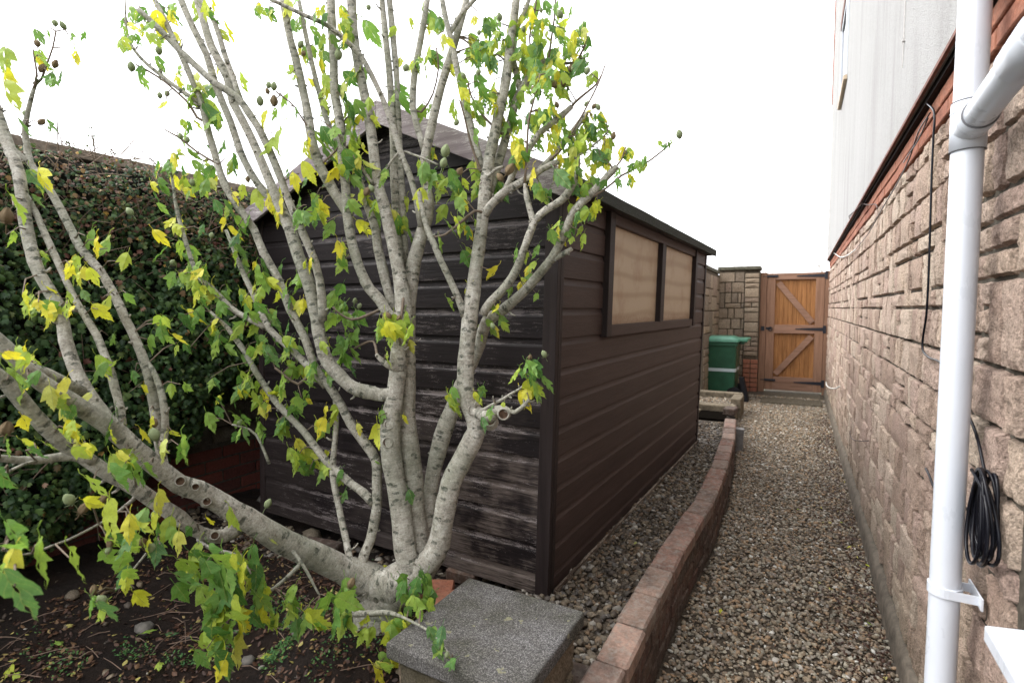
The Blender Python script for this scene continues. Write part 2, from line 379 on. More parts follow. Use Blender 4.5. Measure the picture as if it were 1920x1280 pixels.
M_PEB2 = m_pebble('dark_pebble', [(0.12, 0.088, 0.056), (0.045, 0.036, 0.026), (0.16, 0.125, 0.082), (0.065, 0.055, 0.046), (0.14, 0.088, 0.05), (0.21, 0.17, 0.12), (0.055, 0.040, 0.028), (0.085, 0.075, 0.066), (0.36, 0.33, 0.28)])
M_GRIT = m_plain('gravel_bed_grit', (0.075, 0.06, 0.045), 0.95, 0.1, 0.6, 70, 1.0, 0.01)
def m_soil():
    m, nt, b = mat('dark_soil', 0.9, 0.2); v = coords(nt)
    n1 = nz(nt, v, 5, 6, 0.65); n2 = nz(nt, v, 60, 6, 0.8); n3 = nz(nt, v, 18, 4, 0.6)
    c = ramp(nt, n2, [(0.3, (0.008, 0.006, 0.005)), (0.55, (0.019, 0.013, 0.010)), (0.75, (0.05, 0.032, 0.022))])
    c = mixc(nt, ramp(nt, n1, [(0.45, B0), (0.65, (0.6,) * 3)]), c, (0.030, 0.017, 0.011))
    setc(nt, b, c); bump(nt, b, mth(nt, 'ADD', n2, n3), 1.0, 0.015); return m
M_SOIL = m_soil()
def m_bark():
    m, nt, b = mat('pale_hibiscus_bark', 0.85, 0.2)
    v = coords(nt, 'UV', (1, 1, 1)); vo = coords(nt)
    n1 = nz(nt, vo, 34, 6, 0.75); n2 = nz(nt, vo, 170, 5, 0.8); n0 = nz(nt, vo, 4, 3); n3 = nz(nt, vo, 75, 4, 0.7)
    c = ramp(nt, n1, [(0.30, (0.17, 0.155, 0.13)), (0.41, (0.34, 0.315, 0.265)), (0.56, (0.46, 0.435, 0.375)), (0.70, (0.62, 0.60, 0.54))])
    c = mixc(nt, 0.65, c, ramp(nt, n2, [(0.32, (0.5,) * 3), (0.62, (1.25,) * 3)]), 'MULTIPLY')
    c = mixc(nt, ramp(nt, n0, [(0.42, B0), (0.62, (0.5,) * 3)]), c, (0.17, 0.19, 0.13))
    c = mixc(nt, ramp(nt, n3, [(0.60, B0), (0.70, (0.55,) * 3)]), c, (0.52, 0.51, 0.47))
    nnn = nod(nt, 'ShaderNodeTexNoise'); nnn.inputs['Scale'].default_value = 90; nnn.inputs['Detail'].default_value = 4; nt.links.new(vo, nnn.inputs[0])
    def marks(sx_, sy_, lo, hi, thr, wob):
        mp = nod(nt, 'ShaderNodeMapping'); mp.inputs['Scale'].default_value = (sx_, sy_, 1); nt.links.new(v, mp.inputs[0])
        ws = nod(nt, 'ShaderNodeVectorMath', operation='ADD'); s3 = nod(nt, 'ShaderNodeVectorMath', operation='SCALE'); s3.inputs['Scale'].default_value = wob
        nt.links.new(nnn.outputs['Color'], s3.inputs[0]); nt.links.new(s3.outputs[0], ws.inputs[1]); nt.links.new(mp.outputs[0], ws.inputs[0])
        vr = nod(nt, 'ShaderNodeTexVoronoi', voronoi_dimensions='2D'); vr.inputs['Scale'].default_value = 1.0; vr.inputs['Randomness'].default_value = 1.0
        nt.links.new(ws.outputs[0], vr.inputs['Vector']); sel = nod(nt, 'ShaderNodeSeparateColor'); nt.links.new(vr.outputs['Color'], sel.inputs[0])
        sz = mth(nt, 'MULTIPLY', sel.outputs[1], 0.18)
        return mth(nt, 'MULTIPLY', ramp(nt, mth(nt, 'ADD', vr.outputs['Distance'], sz), [(lo, W0), (hi, B0)]), mth(nt, 'GREATER_THAN', sel.outputs[0], thr))
    d1 = marks(20, 50, 0.32, 0.39, 0.48, 0.8)          # broad dark leaf-scar dashes
    d2 = marks(75, 170, 0.30, 0.42, 0.70, 0.9)         # fine lenticels
    dash = mth(nt, 'MAXIMUM', mth(nt, 'MULTIPLY', d1, 0.95), mth(nt, 'MULTIPLY', d2, 0.5))
    dash = mth(nt, 'MULTIPLY', mth(nt, 'MULTIPLY', dash, ramp(nt, n3, [(0.35, W0), (0.6, (0.45,) * 3)])), ramp(nt, nz(nt, vo, 11, 3), [(0.38, (0.35,) * 3), (0.50, W0)]))
    c = mixc(nt, dash, c, (0.04, 0.05, 0.035))
    mp2 = nod(nt, 'ShaderNodeMapping'); mp2.inputs['Scale'].default_value = (10, 120, 1); nt.links.new(v, mp2.inputs[0])
    r = nz(nt, mp2.outputs[0], 1.0, 4, 0.6, 0.8)
    c = mixc(nt, 0.45, c, ramp(nt, r, [(0.32, (0.6,) * 3), (0.6, (1.12,) * 3)]), 'MULTIPLY')
    setc(nt, b, c); bump(nt, b, mth(nt, 'SUBTRACT', mth(nt, 'ADD', n2, mth(nt, 'ADD', n1, mth(nt, 'MULTIPLY', r, 0.8))), mth(nt, 'MULTIPLY', dash, 0.6)), 0.9, 0.004); return m
M_BARK = m_bark()
M_TWIG = m_plain('thin_twig_bark', (0.15, 0.115, 0.085), 0.8, 0.3, 0.3, 60, 0.3)
M_STUMP = m_plain('cut_wood_scar', (0.085, 0.052, 0.034), 0.9, 0.2, 0.5, 90, 0.8, 0.004)
def m_leaf(name, stops, veins=True, trans=0.45, usetone=False, spot=None):
    m, nt, b = mat(name, 0.5, 0.3)
    if usetone: f = attr(nt, 'tone').outputs['Fac']
    else: f = nod(nt, 'ShaderNodeObjectInfo').outputs['Random']
    c = ramp(nt, f, stops)
    if veins:
        uvn = nod(nt, 'ShaderNodeUVMap'); s = nod(nt, 'ShaderNodeSeparateXYZ'); nt.links.new(uvn.outputs[0], s.inputs[0])
        ax = mth(nt, 'ABSOLUTE', s.outputs[0])
        mid = mth(nt, 'LESS_THAN', ax, 0.012)
        dg = mth(nt, 'FRACT', mth(nt, 'MULTIPLY', mth(nt, 'SUBTRACT', s.outputs[1], mth(nt, 'MULTIPLY', ax, 1.1)), 6.0))
        vn = mth(nt, 'MAXIMUM', mid, mth(nt, 'MULTIPLY', mth(nt, 'LESS_THAN', dg, 0.10), 0.55))
        c = mixc(nt, mth(nt, 'MULTIPLY', vn, 0.45), c, (0.42, 0.45, 0.16))
        n = nz(nt, coords(nt), 22, 4, 0.7)
        c = mixc(nt, 0.5, c, ramp(nt, n, [(0.3, (0.62,) * 3), (0.7, (1.3,) * 3)]), 'MULTIPLY')
        if spot: c = mixc(nt, ramp(nt, n, [(0.62, B0), (0.72, W0)]), c, spot)
        bump(nt, b, mth(nt, 'ADD', mth(nt, 'MULTIPLY', vn, -1.0), n), 0.4, 0.002)
    setc(nt, b, c)
    tr = nod(nt, 'ShaderNodeBsdfTranslucent'); nt.links.new(mixc(nt, 0.5, c, (1.0, 1.0, 0.35), 'MULTIPLY'), tr.inputs[0])
    mxs = nod(nt, 'ShaderNodeMixShader'); mxs.inputs[0].default_value = trans
    nt.links.new(b.outputs[0], mxs.inputs[1]); nt.links.new(tr.outputs[0], mxs.inputs[2])
    nt.links.new(mxs.outputs[0], nt.nodes['Material Output'].inputs[0]); return m
G_ST = [(0.0, (0.085, 0.21, 0.055)), (0.35, (0.15, 0.31, 0.065)), (0.7, (0.28, 0.45, 0.09)), (1.0, (0.08, 0.19, 0.075))]
Y_ST = [(0.0, (0.44, 0.54, 0.08)), (0.4, (0.66, 0.70, 0.07)), (0.75, (0.74, 0.66, 0.05)), (1.0, (0.60, 0.66, 0.20))]
M_LG = m_leaf('green_leaf', G_ST)
M_LY = m_leaf('yellowing_leaf', Y_ST, spot=(0.25, 0.36, 0.06))
M_LM = m_leaf('green_and_yellow_leaf', [(0, (0.30, 0.44, 0.07)), (0.5, (0.42, 0.55, 0.09)), (1, (0.24, 0.40, 0.07))], spot=(0.55, 0.50, 0.06))
M_POD = m_plain('seed_pod_skin', (0.24, 0.29, 0.15), 0.75, 0.3, 0.3, 300, 0.6, 0.003)
M_PODB = m_plain('dry_seed_pod_skin', (0.21, 0.155, 0.09), 0.85, 0.2, 0.4, 60, 0.8, 0.003)
M_HEDGE = m_leaf('hedge_leaf', [(0.0, (0.012, 0.030, 0.010)), (0.35, (0.036, 0.080, 0.024)), (0.6, (0.085, 0.145, 0.040)), (0.72, (0.09, 0.11, 0.03)), (0.80, (0.12, 0.075, 0.04)), (0.90, (0.13, 0.05, 0.035)), (0.96, (0.30, 0.20, 0.13)), (1.0, (0.42, 0.26, 0.06))], veins=False, trans=0.2, usetone=True)
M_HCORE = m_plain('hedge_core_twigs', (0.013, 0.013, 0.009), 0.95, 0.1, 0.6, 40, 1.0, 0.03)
M_WEED = m_leaf('weed_leaf', [(0, (0.03, 0.10, 0.03)), (0.5, (0.06, 0.16, 0.04)), (1, (0.12, 0.22, 0.06))], veins=False, trans=0.25, usetone=True)
M_LITTER = m_leaf('dead_leaf', [(0, (0.035, 0.018, 0.012)), (0.4, (0.065, 0.030, 0.018)), (0.7, (0.10, 0.05, 0.028)), (0.88, (0.17, 0.10, 0.05)), (1, (0.38, 0.34, 0.10))], veins=False, trans=0.1, usetone=True)
def m_bin(name, col):
    m, nt, b = mat(name, 0.42, 0.45); v = coords(nt); n = nz(nt, v, 7, 5); setc(nt, b, ramp(nt, n, [(0.3, tuple(x * .8 for x in col)), (0.7, tuple(x * 1.2 for x in col))])); return m
M_BIN = m_bin('green_bin_plastic', (0.014, 0.070, 0.036)); M_LID = m_bin('pale_green_lid_plastic', (0.07, 0.23, 0.15)); M_STRIPE = m_plain('pale_stripe', (0.42, 0.50, 0.52), 0.5, 0.4, 0.1, 9, 0)
M_RUBBER = m_plain('black_rubber', (0.012, 0.012, 0.014), 0.8, 0.2, 0.2, 20, 0.2)
M_GROUND = m_plain('far_ground', (0.06, 0.065, 0.04), 0.95, 0.1, 0.5, 0.7, 0.5, 0.02)

# ------------------------------------------------------------------ gravel scatter (geometry nodes, nobody could count it)
def gravel(obj, density, smin, smax, m, seed=0, variants=5):
    ng = bpy.data.node_groups.new('gravel_scatter', 'GeometryNodeTree')
    ng.interface.new_socket('Geometry', in_out='INPUT', socket_type='NodeSocketGeometry')
    ng.interface.new_socket('Geometry', in_out='OUTPUT', socket_type='NodeSocketGeometry')
    N = ng.nodes.new; L = ng.links.new
    gi = N('NodeGroupInput'); go = N('NodeGroupOutput')
    dp = N('GeometryNodeDistributePointsOnFaces'); dp.inputs['Density'].default_value = density; dp.inputs['Seed'].default_value = seed
    L(gi.outputs[0], dp.inputs['Mesh'])
    g2i = N('GeometryNodeGeometryToInstance')
    for k in range(variants):
        ic = N('GeometryNodeMeshIcoSphere'); ic.inputs['Radius'].default_value = 0.5; ic.inputs['Subdivisions'].default_value = 2
        sp = N('GeometryNodeSetPosition'); L(ic.outputs[0], sp.inputs[0])
        no = N('ShaderNodeTexNoise'); no.inputs['Scale'].default_value = 1.5; no.inputs['Detail'].default_value = 1.5
        ps = N('GeometryNodeInputPosition'); va = N('ShaderNodeVectorMath'); va.operation = 'ADD'; va.inputs[1].default_value = (k * 5.3, k * 2.1, k * 9.7)
        L(ps.outputs[0], va.inputs[0]); L(va.outputs[0], no.inputs['Vector'])
        vs = N('ShaderNodeVectorMath'); vs.operation = 'SUBTRACT'; vs.inputs[1].default_value = (0.5, 0.5, 0.5); L(no.outputs['Color'], vs.inputs[0])
        vm = N('ShaderNodeVectorMath'); vm.operation = 'SCALE'; vm.inputs['Scale'].default_value = 0.95; L(vs.outputs[0], vm.inputs[0]); L(vm.outputs[0], sp.inputs['Offset'])
        tr = N('GeometryNodeTransform'); tr.inputs['Scale'].default_value = (1.0 + 0.15 * (k % 3), 0.68 + 0.08 * (k % 2), 0.42 + 0.07 * (k % 3)); L(sp.outputs[0], tr.inputs[0])
        sm = N('GeometryNodeSetMaterial'); sm.inputs['Material'].default_value = m; L(tr.outputs[0], sm.inputs[0])
        ss = N('GeometryNodeSetShadeSmooth'); L(sm.outputs[0], ss.inputs[0])
        L(ss.outputs[0], g2i.inputs[0])
    ip = N('GeometryNodeInstanceOnPoints'); ip.inputs['Pick Instance'].default_value = True
    L(dp.outputs['Points'], ip.inputs['Points']); L(g2i.outputs[0], ip.inputs['Instance'])
    rr = N('FunctionNodeRandomValue'); rr.data_type = 'FLOAT_VECTOR'; rr.inputs[0].default_value = (-0.55, -0.55, 0); rr.inputs[1].default_value = (0.55, 0.55, 6.28); rr.inputs['Seed'].default_value = seed + 3
    L(rr.outputs[0], ip.inputs['Rotation'])
    rs = N('FunctionNodeRandomValue'); rs.data_type = 'FLOAT'; rs.inputs[2].default_value = 0.0; rs.inputs[3].default_value = 1.0; rs.inputs['Seed'].default_value = seed + 4
    pw = N('ShaderNodeMath'); pw.operation = 'POWER'; pw.inputs[1].default_value = 1.8; L(rs.outputs[1], pw.inputs[0])
    mr = N('ShaderNodeMapRange'); mr.inputs['To Min'].default_value = smin; mr.inputs['To Max'].default_value = smax; L(pw.outputs[0], mr.inputs['Value'])
    L(mr.outputs[0], ip.inputs['Scale'])
    st = N('GeometryNodeStoreNamedAttribute'); st.data_type = 'FLOAT'; st.domain = 'INSTANCE'; st.inputs['Name'].default_value = 'tint'
    rt = N('FunctionNodeRandomValue'); rt.data_type = 'FLOAT'; rt.inputs['Seed'].default_value = seed + 9
    L(rt.outputs[1], st.inputs['Value']); L(ip.outputs[0], st.inputs[0])
    ro = N('FunctionNodeRandomValue'); ro.data_type = 'FLOAT_VECTOR'; ro.inputs[0].default_value = (0, 0, -0.004); ro.inputs[1].default_value = (0, 0, 0.012); ro.inputs['Seed'].default_value = seed + 11
    ti = N('GeometryNodeTranslateInstances'); ti.inputs['Local Space'].default_value = False; L(st.outputs[0], ti.inputs[0]); L(ro.outputs[0], ti.inputs['Translation'])
    L(ti.outputs[0], go.inputs[0])
    md = obj.modifiers.new('scatter', 'NODES'); md.node_group = ng
def sheet(name, poly_or_grid, m, kind='structure', parent=None):
    mb = MB(); vs, fs = poly_or_grid; mb.add(vs, fs); return mb.build(name, m, parent, kind=kind, smooth=True)
def grid(x0, x1, y0, y1, nx, ny, zf, xf=None):
    vs = []
    for j in range(ny + 1):
        y = y0 + (y1 - y0) * j / ny
        for i in range(nx + 1):
            t = i / nx
            if xf: a, b_ = xf(y); x = a + (b_ - a) * t
            else: x = x0 + (x1 - x0) * t
            vs.append((x, y, zf(x, y)))
    fs = [(j * (nx + 1) + i, j * (nx + 1) + i + 1, (j + 1) * (nx + 1) + i + 1, (j + 1) * (nx + 1) + i) for j in range(ny) for i in range(nx)]
    return vs, fs
def nn(x, y, z=0, s=1.0): return noise.noise(Vector((x * s, y * s, z)))

# ------------------------------------------------------------------ ground
WX = 0.375                                        # face of the stone wall of the house
sheet('ground', grid(-200, 200, -200, 200, 8, 8, lambda x, y: -0.06), M_GROUND)
def wall_x(y):                                    # alley-side face of the low brick wall
    return float(np.interp(y, [1.2, 2.3, 2.95, 3.7, 4.6, 5.4, 5.9], [-0.405, -0.407, -0.375, -0.385, -0.43, -0.50, -0.54]))
def alley_z(x, y): return 0.0 + 0.012 * nn(x, y, 0, 2.5) + (0.02 if y > 8.4 else 0)
al = sheet('gravel_path', grid(0, 0, -1.2, 9.2, 14, 120, alley_z, lambda y: (-0.62 if y < 1.2 else (wall_x(y) - 0.03 if y < 5.9 else -1.3), WX - 0.01)), M_GRIT)
g = grid(0, 0, -0.6, 8.6, 10, 90, lambda x, y: alley_z(x, y) + 0.002, lambda y: (-0.50 if y < 1.2 else (wall_x(y) + 0.008 if y < 5.9 else (-0.60 if y < 7.4 else -1.25)), WX - 0.03))
ga = sheet('path_gravel', g, M_GRIT, kind='stuff')
gravel(ga, 6600, 0.008, 0.027, M_PEB, 1)
def bed_z(x, y): return 0.175 + 0.012 * nn(x, y, 3, 3.0)
bd = sheet('raised_bed', grid(0, 0, 1.25, 7.25, 8, 60, lambda x, y: bed_z(x, y) - 0.003, lambda y: (-0.98, wall_x(min(y, 5.6)) - 0.05 if y < 5.6 else -0.62)), M_GRIT)
def bed_x(y): return (-0.95 if y < 1.9 else -0.86 + 0.035 * (y - 1.86) if y < 4.9 else -1.1, (wall_x(y) - 0.10) if y < 5.4 else (-0.66 if y > 5.9 else -0.64))
gb = sheet('bed_gravel', grid(0, 0, 1.5, 5.55, 6, 44, lambda x, y: bed_z(x, y), bed_x), M_GRIT, kind='stuff')
gravel(gb, 4700, 0.011, 0.038, M_PEB2, 21)
gc = sheet('far_bed_gravel', grid(0, 0, 6.25, 7.15, 6, 12, lambda x, y: 0.17 + 0.01 * nn(x, y, 3, 3.0), bed_x), M_GRIT, kind='stuff')
gravel(gc, 4200, 0.011, 0.032, M_PEB, 31)
TC = at(712, 1150, 1.79)                          # where the shrub stands, on a slight mound
def soil_z(x, y):
    q = max(0.0, 1 - ((x - TC[0]) ** 2 + (y - TC[1]) ** 2) / 0.15)
    return 0.125 + 0.035 * nn(x, y, 1, 2.2) + 0.018 * nn(x, y, 5, 9) + 0.13 * q * q * (3 - 2 * q)
sheet('soil_bed', grid(-3.2, -0.93, -0.6, 5.2, 90, 220, soil_z), M_SOIL)
# scattered pebbles in the soil along the shed
gs = sheet('soil_pebbles', grid(-3.1, -1.0, 1.62, 1.92, 30, 5, lambda x, y: soil_z(x, y) - 0.004, None), M_SOIL, kind='stuff')
gravel(gs, 900, 0.012, 0.05, M_PEB2, 51)
gs2 = sheet('soil_stone_litter', grid(-2.9, -0.97, 0.5, 1.6, 20, 12, lambda x, y: soil_z(x, y) - 0.006, None), M_SOIL, kind='stuff')
gravel(gs2, 120, 0.008, 0.035, M_PEB2, 61)

# ------------------------------------------------------------------ rough stone blocks
def stone(mb, w, h, fr, tone, d=0.012, nx=5, ny=4, seed=0.0, rough=0.004):
    """fr(a, b, c): along, up, out of the wall -> world"""
    vs = []
    eb = 0.0055
    def par(n, L):
        if n < 3: return [i / n for i in range(n + 1)]
        e_ = min(0.3, eb / L); return [0.0] + [e_ + (1 - 2 * e_) * i / (n - 2) for i in range(n - 1)] + [1.0]
    px_, py_ = par(nx, w), par(ny, h)
    for j in range(ny + 1):
        for i in range(nx + 1):
            s, t = px_[i], py_[j]
            ex = min(s, 1 - s) * w; ey = min(t, 1 - t) * h
            a, b = s * w, t * h
            border = (i in (0, nx)) or (j in (0, ny))
            e = min(ex, ey)
            c = d * (0.72 + 0.28 * min(1.0, (e - 0.005) / 0.02) if e > 0.003 else 0)
            k = noise.noise(Vector((a * 14 + seed, b * 14, seed * 1.7))) * rough + noise.noise(Vector((a * 60 + seed, b * 60, seed))) * rough * 0.9
            if border:
                q = noise.noise(Vector((a * 30 + seed * 2, b * 30, 7.0))) * 0.0035
                a += (q if i in (0, nx) else 0); b += (q if j in (0, ny) else 0); c = -0.004
            else:
                c += k
                a += noise.noise(Vector((a * 30, b * 30, seed + 3))) * 0.004
            # corners rounded
            if border and i in (0, nx) and j in (0, ny):
                a += 0.004 * (1 if i == 0 else -1); b += 0.004 * (1 if j == 0 else -1)
            vs.append(fr(a, b, c))
    fs = [(j * (nx + 1) + i, j * (nx + 1) + i + 1, (j + 1) * (nx + 1) + i + 1, (j + 1) * (nx + 1) + i) for j in range(ny) for i in range(nx)]
    # side skirt back into the mortar
    ring = [i for i in range(nx + 1)] + [j * (nx + 1) + nx for j in range(1, ny + 1)] + [ny * (nx + 1) + i for i in range(nx - 1, -1, -1)] + [j * (nx + 1) for j in range(ny - 1, 0, -1)]
    return mb.add(vs, fs, tone=tone)
def pack(n_rows, n_cols, mask, R, hw=((1, .36), (2, .48), (3, .16)), wr=(2, 6)):
    occ = [[mask(r, c) for c in range(n_cols)] for r in range(n_rows)]; out = []
    for r in range(n_rows):
        c = 0
        while c < n_cols:
            if occ[r][c]: c += 1; continue
            x = R.random(); h = 1
            for hh, p in hw:
                h = hh
                if x < p: break
                x -= p
            w_ = R.randint(*wr) if h > 1 else R.randint(wr[0], wr[1] + 1)
            h = min(h, n_rows - r); k = 0
            while k < w_ and c + k < n_cols and not occ[r][c + k]: k += 1
            w_ = k
            if c + w_ < n_cols and not occ[r][c + w_]:
                rem = 0
                while rem < 2 and c + w_ + rem < n_cols and not occ[r][c + w_ + rem]: rem += 1
                if rem < wr[0] and rem > 0: w_ += rem
            while h > 1 and any(occ[r + h - 1][c + i] for i in range(w_)): h -= 1
            for a in range(h):
                for b in range(w_): occ[r + a][c + b] = True
            out.append((r, c, h, w_)); c += w_
    return out

def courses(n_rows, n_cols, mask, R):
    occ = [[mask(r, c) for c in range(n_cols)] for r in range(n_rows)]; out = []; r = 0; bands = []
    while r < n_rows:
        h = R.choices((1, 2, 3), (.36, .58, .06))[0]
        if bands and bands[-1][1] == 1 and h == 1: h = 2
        h = min(h, n_rows - r); bands.append((r, h)); r += h
    for bi, (r, h) in enumerate(bands):
        c = 0
        while c < n_cols:
            if occ[r][c]: c += 1; continue
            w_ = R.randint(2, 6) if h == 1 else R.randint(2, 5); k = 0
            while k < w_ and c + k < n_cols and not occ[r][c + k]: k += 1
            w_ = k; hh = h
            if R.random() < 0.17 and bi + 1 < len(bands) and h < 3: hh = h + bands[bi + 1][1]; w_ = min(w_, R.randint(2, 4))
            if hh > 3: hh = h
            while hh > 1 and any(occ[r + q][c + i] for q in range(hh) if r + q < n_rows for i in range(w_)): hh -= 1
            hh = min(hh, n_rows - r)
            parts = [(0, hh)]
            if hh == 3 and R.random() < 0.28: parts = [(0, 1), (1, 2)] if R.random() < .5 else [(0, 2), (2, 1)]
            elif hh == 2 and R.random() < 0.10: parts = [(0, 1), (1, 1)]
            elif hh < h: parts = [(0, hh)]
            for q in range(hh):
                for i in range(w_): occ[r + q][c + i] = True
            for a, b in parts: out.append((r + a, c, b, w_))
            c += w_
        for q in range(1, h):          # whatever a short block left open
            c = 0
            while c < n_cols:
                if occ[r + q][c]: c += 1; continue
                k = 0
                while k < 5 and c + k < n_cols and not occ[r + q][c + k]: occ[r + q][c + k] = True; k += 1
                out.append((r + q, c, 1, k)); c += k
    return out

# ------------------------------------------------------------------ the house on the right
house = empty('house', (WX, 1.0, 0), label='stone and white rendered house wall running along the right of the gravel path', cat='house')
def hl(p): return (p[0] - WX, p[1] - 1.0, p[2])
def bx(mb, *a, **k): return mb.box(*a, tr=hl, **k)
WIN = (0.35, float(onx(1917, 1120, WX)[1]), 0.655, 1.62)
mb = MB()
bx(mb, WX + 0.004, WX + 0.25, WIN[1], 9.25, -0.05, 2.0)
bx(mb, WX + 0.004, WX + 0.25, -1.5, WIN[0], -0.05, 2.0)
bx(mb, WX + 0.004, WX + 0.25, WIN[0], WIN[1], -0.05, WIN[2])
bx(mb, WX + 0.004, WX + 0.25, WIN[0], WIN[1], WIN[3], 2.0)
mb.build('mortar_backing', M_MORTAR, house)
Z0, ZB = 0.12, 1.875
NR = 28; RH = (ZB - Z0) / NR; CW = 0.045; YA = -1.4; NC = int((9.2 - YA) / CW)
R1 = random.Random(11)
def wmask(r, c):
    y = YA + (c + 0.5) * CW; z = Z0 + (r + 0.5) * RH
    return WIN[0] - 0.02 < y < WIN[1] + 0.02 and WIN[2] - 0.04 < z < WIN[3] + 0.02
blocks = courses(NR, NC, wmask, R1)
lst = []
for r, c, h, w_ in blocks:
    y, z = YA + c * CW, Z0 + r * RH
    yc = y + w_ * CW / 2; vis = yc > 1.25
    lst.append(((w_ * CW * h * RH / (yc * yc * yc + 0.1)) if vis else 0, y, z, w_ * CW, h * RH))
lst.sort(key=lambda t: -t[0])
rest = MB()
for k, (imp, y, z, w_, h_) in enumerate(lst):
    j = 0.0042
    if R1.random() < 0.3: z += R1.uniform(-0.003, 0.003)
    jy = 0.0085; pr = R1.uniform(-0.003, 0.006); tl_ = R1.uniform(-0.03, 0.03)
    def fr(a, b, c, y=y, z=z, j=j, jy=jy, pr=pr, t_=tl_): return hl((WX - c - (pr + t_ * (a - w_ / 2) if c > 0 else 0), y + jy + a, z + j + b))
    yc = y + w_ / 2
    nx, ny = ((16, 12) if yc < 2.3 else (7, 6) if yc < 4 else (4, 4)) if imp > 0 else (3, 3)
    tone = R1.random(); sd = R1.uniform(0, 99)
    d = R1.uniform(0.008, 0.014)
    if k < 300 and imp > 0:
        b_ = MB(); stone(b_, w_ - 2 * jy, h_ - 2 * j, fr, tone, d, nx, ny, sd, 0.0060); b_.build('stone_block', M_BLOCK, house)
    else: stone(rest, w_ - 2 * jy, h_ - 2 * j, fr, tone, d, nx, ny, sd, 0.0060)
rest.build('far_stonework', M_BLOCK, house, kind='stuff')
# plinth
vs, fs = [], []
ny = 160
for i in range(ny + 1):
    y = -1.5 + 10.7 * i / ny
    for (dx, z) in ((-0.035, -0.05), (-0.030 + 0.006 * nn(y, 0, 1, 7), 0.06), (-0.022 + 0.005 * nn(y, 0, 2, 5), 0.105 + 0.012 * nn(y, 0, 3, 4)), (0.006, 0.125)):
        vs.append(hl((WX + dx, y, z)))
for i in range(ny):
    for j in range(3): fs.append((i * 4 + j, i * 4 + j + 1, (i + 1) * 4 + j + 1, (i + 1) * 4 + j))
MB().add(vs, fs).build('plinth', M_PLINTH, house, smooth=True)
# two red brick courses under the render
def brick_mesh(name, L, W, H, m, bev=0.004, seed=0):
    mb = MB(); mb.box(-L / 2, L / 2, -W / 2, W / 2, -H / 2, H / 2)
    me = mb.mesh(name, m)
    import bmesh
    bm = bmesh.new(); bm.from_mesh(me)
    bmesh.ops.bevel(bm, geom=list(bm.edges), offset=bev, segments=1, affect='EDGES')
    for v in bm.verts: v.co += Vector([noise.noise(v.co * 40 + Vector((seed + i * 5, 0, 0))) * bev * 0.55 for i in range(3)])
    bm.to_mesh(me); bm.free(); return me
bmesh_red = [brick_mesh('brick', 0.21, 0.05, 0.046, M_BRICK_RED, 0.003, s) for s in range(3)]
for row in range(2):
    z = 1.877 + 0.027 + row * 0.054
    y = -1.4 + row * 0.11; k = 0
    while y < 9.15:
        o = link('brick', bmesh_red[k % 3], house); o.location = hl((WX + 0.012 + R1.uniform(-0.002, 0.002), y, z)); o.rotation_euler = (0, 0, math.pi / 2); k += 1; y += 0.22
mb = MB(); bx(mb, WX + 0.003, WX + 0.2, -1.5, 9.2, 1.876, 1.99); mb.build('brick_bed_mortar', M_MORTAR, house)
# overhanging render with a bead and a black strip painted as its underside shade
RX = WX - 0.045
RY1 = 9.25
mb = MB(); bx(mb, WX - 0.028, WX + 0.2, -1.5, 9.15, 1.988, 2.012); mb.build('shade_strip', M_SHADE_STRIP, house)
mb = MB(); bx(mb, RX, WX + 0.4, -1.5, RY1, 2.012, 6.5); mb.build('rendered_wall', M_RENDER, house, bevel=0.004)
mb = MB(); bx(mb, RX - 0.006, RX + 0.004, -1.5, RY1, 2.000, 2.0119); mb.build('drip_bead', M_TRIM, house)
# verge tiles at the far gable corner: a stepped terracotta edge
for k in range(9):
    z0 = 4.28 + k * 0.26
    mb = MB(); mb.box(RX - 0.012, RX + 0.10, RY1 + 0.002 + 0.0 * k, RY1 + 0.035 + (0.02 if k % 2 else 0), z0, z0 + 0.25, tr=hl); mb.build('verge_tile', M_TERRA, house, bevel=0.004)
# narrow upstairs window seen edge-on
mb = MB(); bx(mb, RX - 0.034, RX - 0.001, 6.05, 6.95, 3.47, 3.515); mb.build('upper_sill', M_STONEPOT, house, bevel=0.005)
wf = MB(); bx(wf, RX - 0.022, RX - 0.001, 6.12, 6.17, 3.523, 4.30); bx(wf, RX - 0.022, RX - 0.001, 6.83, 6.88, 3.523, 4.30); bx(wf, RX - 0.022, RX - 0.001, 6.171, 6.829, 4.25, 4.299); bx(wf, RX - 0.022, RX - 0.001, 6.171, 6.829, 3.523, 3.57)
wfo = wf.build('upper_window', M_UPVC, house)
gl_m, gnt, gbd = mat('dark_window_glass', 0.05, 0.5); gbd.inputs['Base Color'].default_value = (0.02, 0.025, 0.03, 1)
mb = MB(); bx(mb, RX - 0.010, RX - 0.002, 6.172, 6.828, 3.572, 4.248); mb.build('pane', gl_m, wfo)
mb = MB(); bx(mb, RX - 0.03, RX - 0.001, 6.05, 6.95, 4.305, 4.40); mb.build('lintel', M_TRIM, house)
# faint hairline wire with clips down the render
mb = MB(); tube(mb, [hl((RX - 0.004, 2.62, z)) for z in np.linspace(2.25, 4.4, 14)], 0.002, 5)
for z in (2.35, 2.72, 3.2): bx(mb, RX - 0.009, RX, 2.613, 2.627, z, z + 0.012)
mb.build('clipped_wire', m_plain('painted_wire', (0.5, 0.48, 0.46), 0.7, 0.2, 0.2, 40, 0), house)
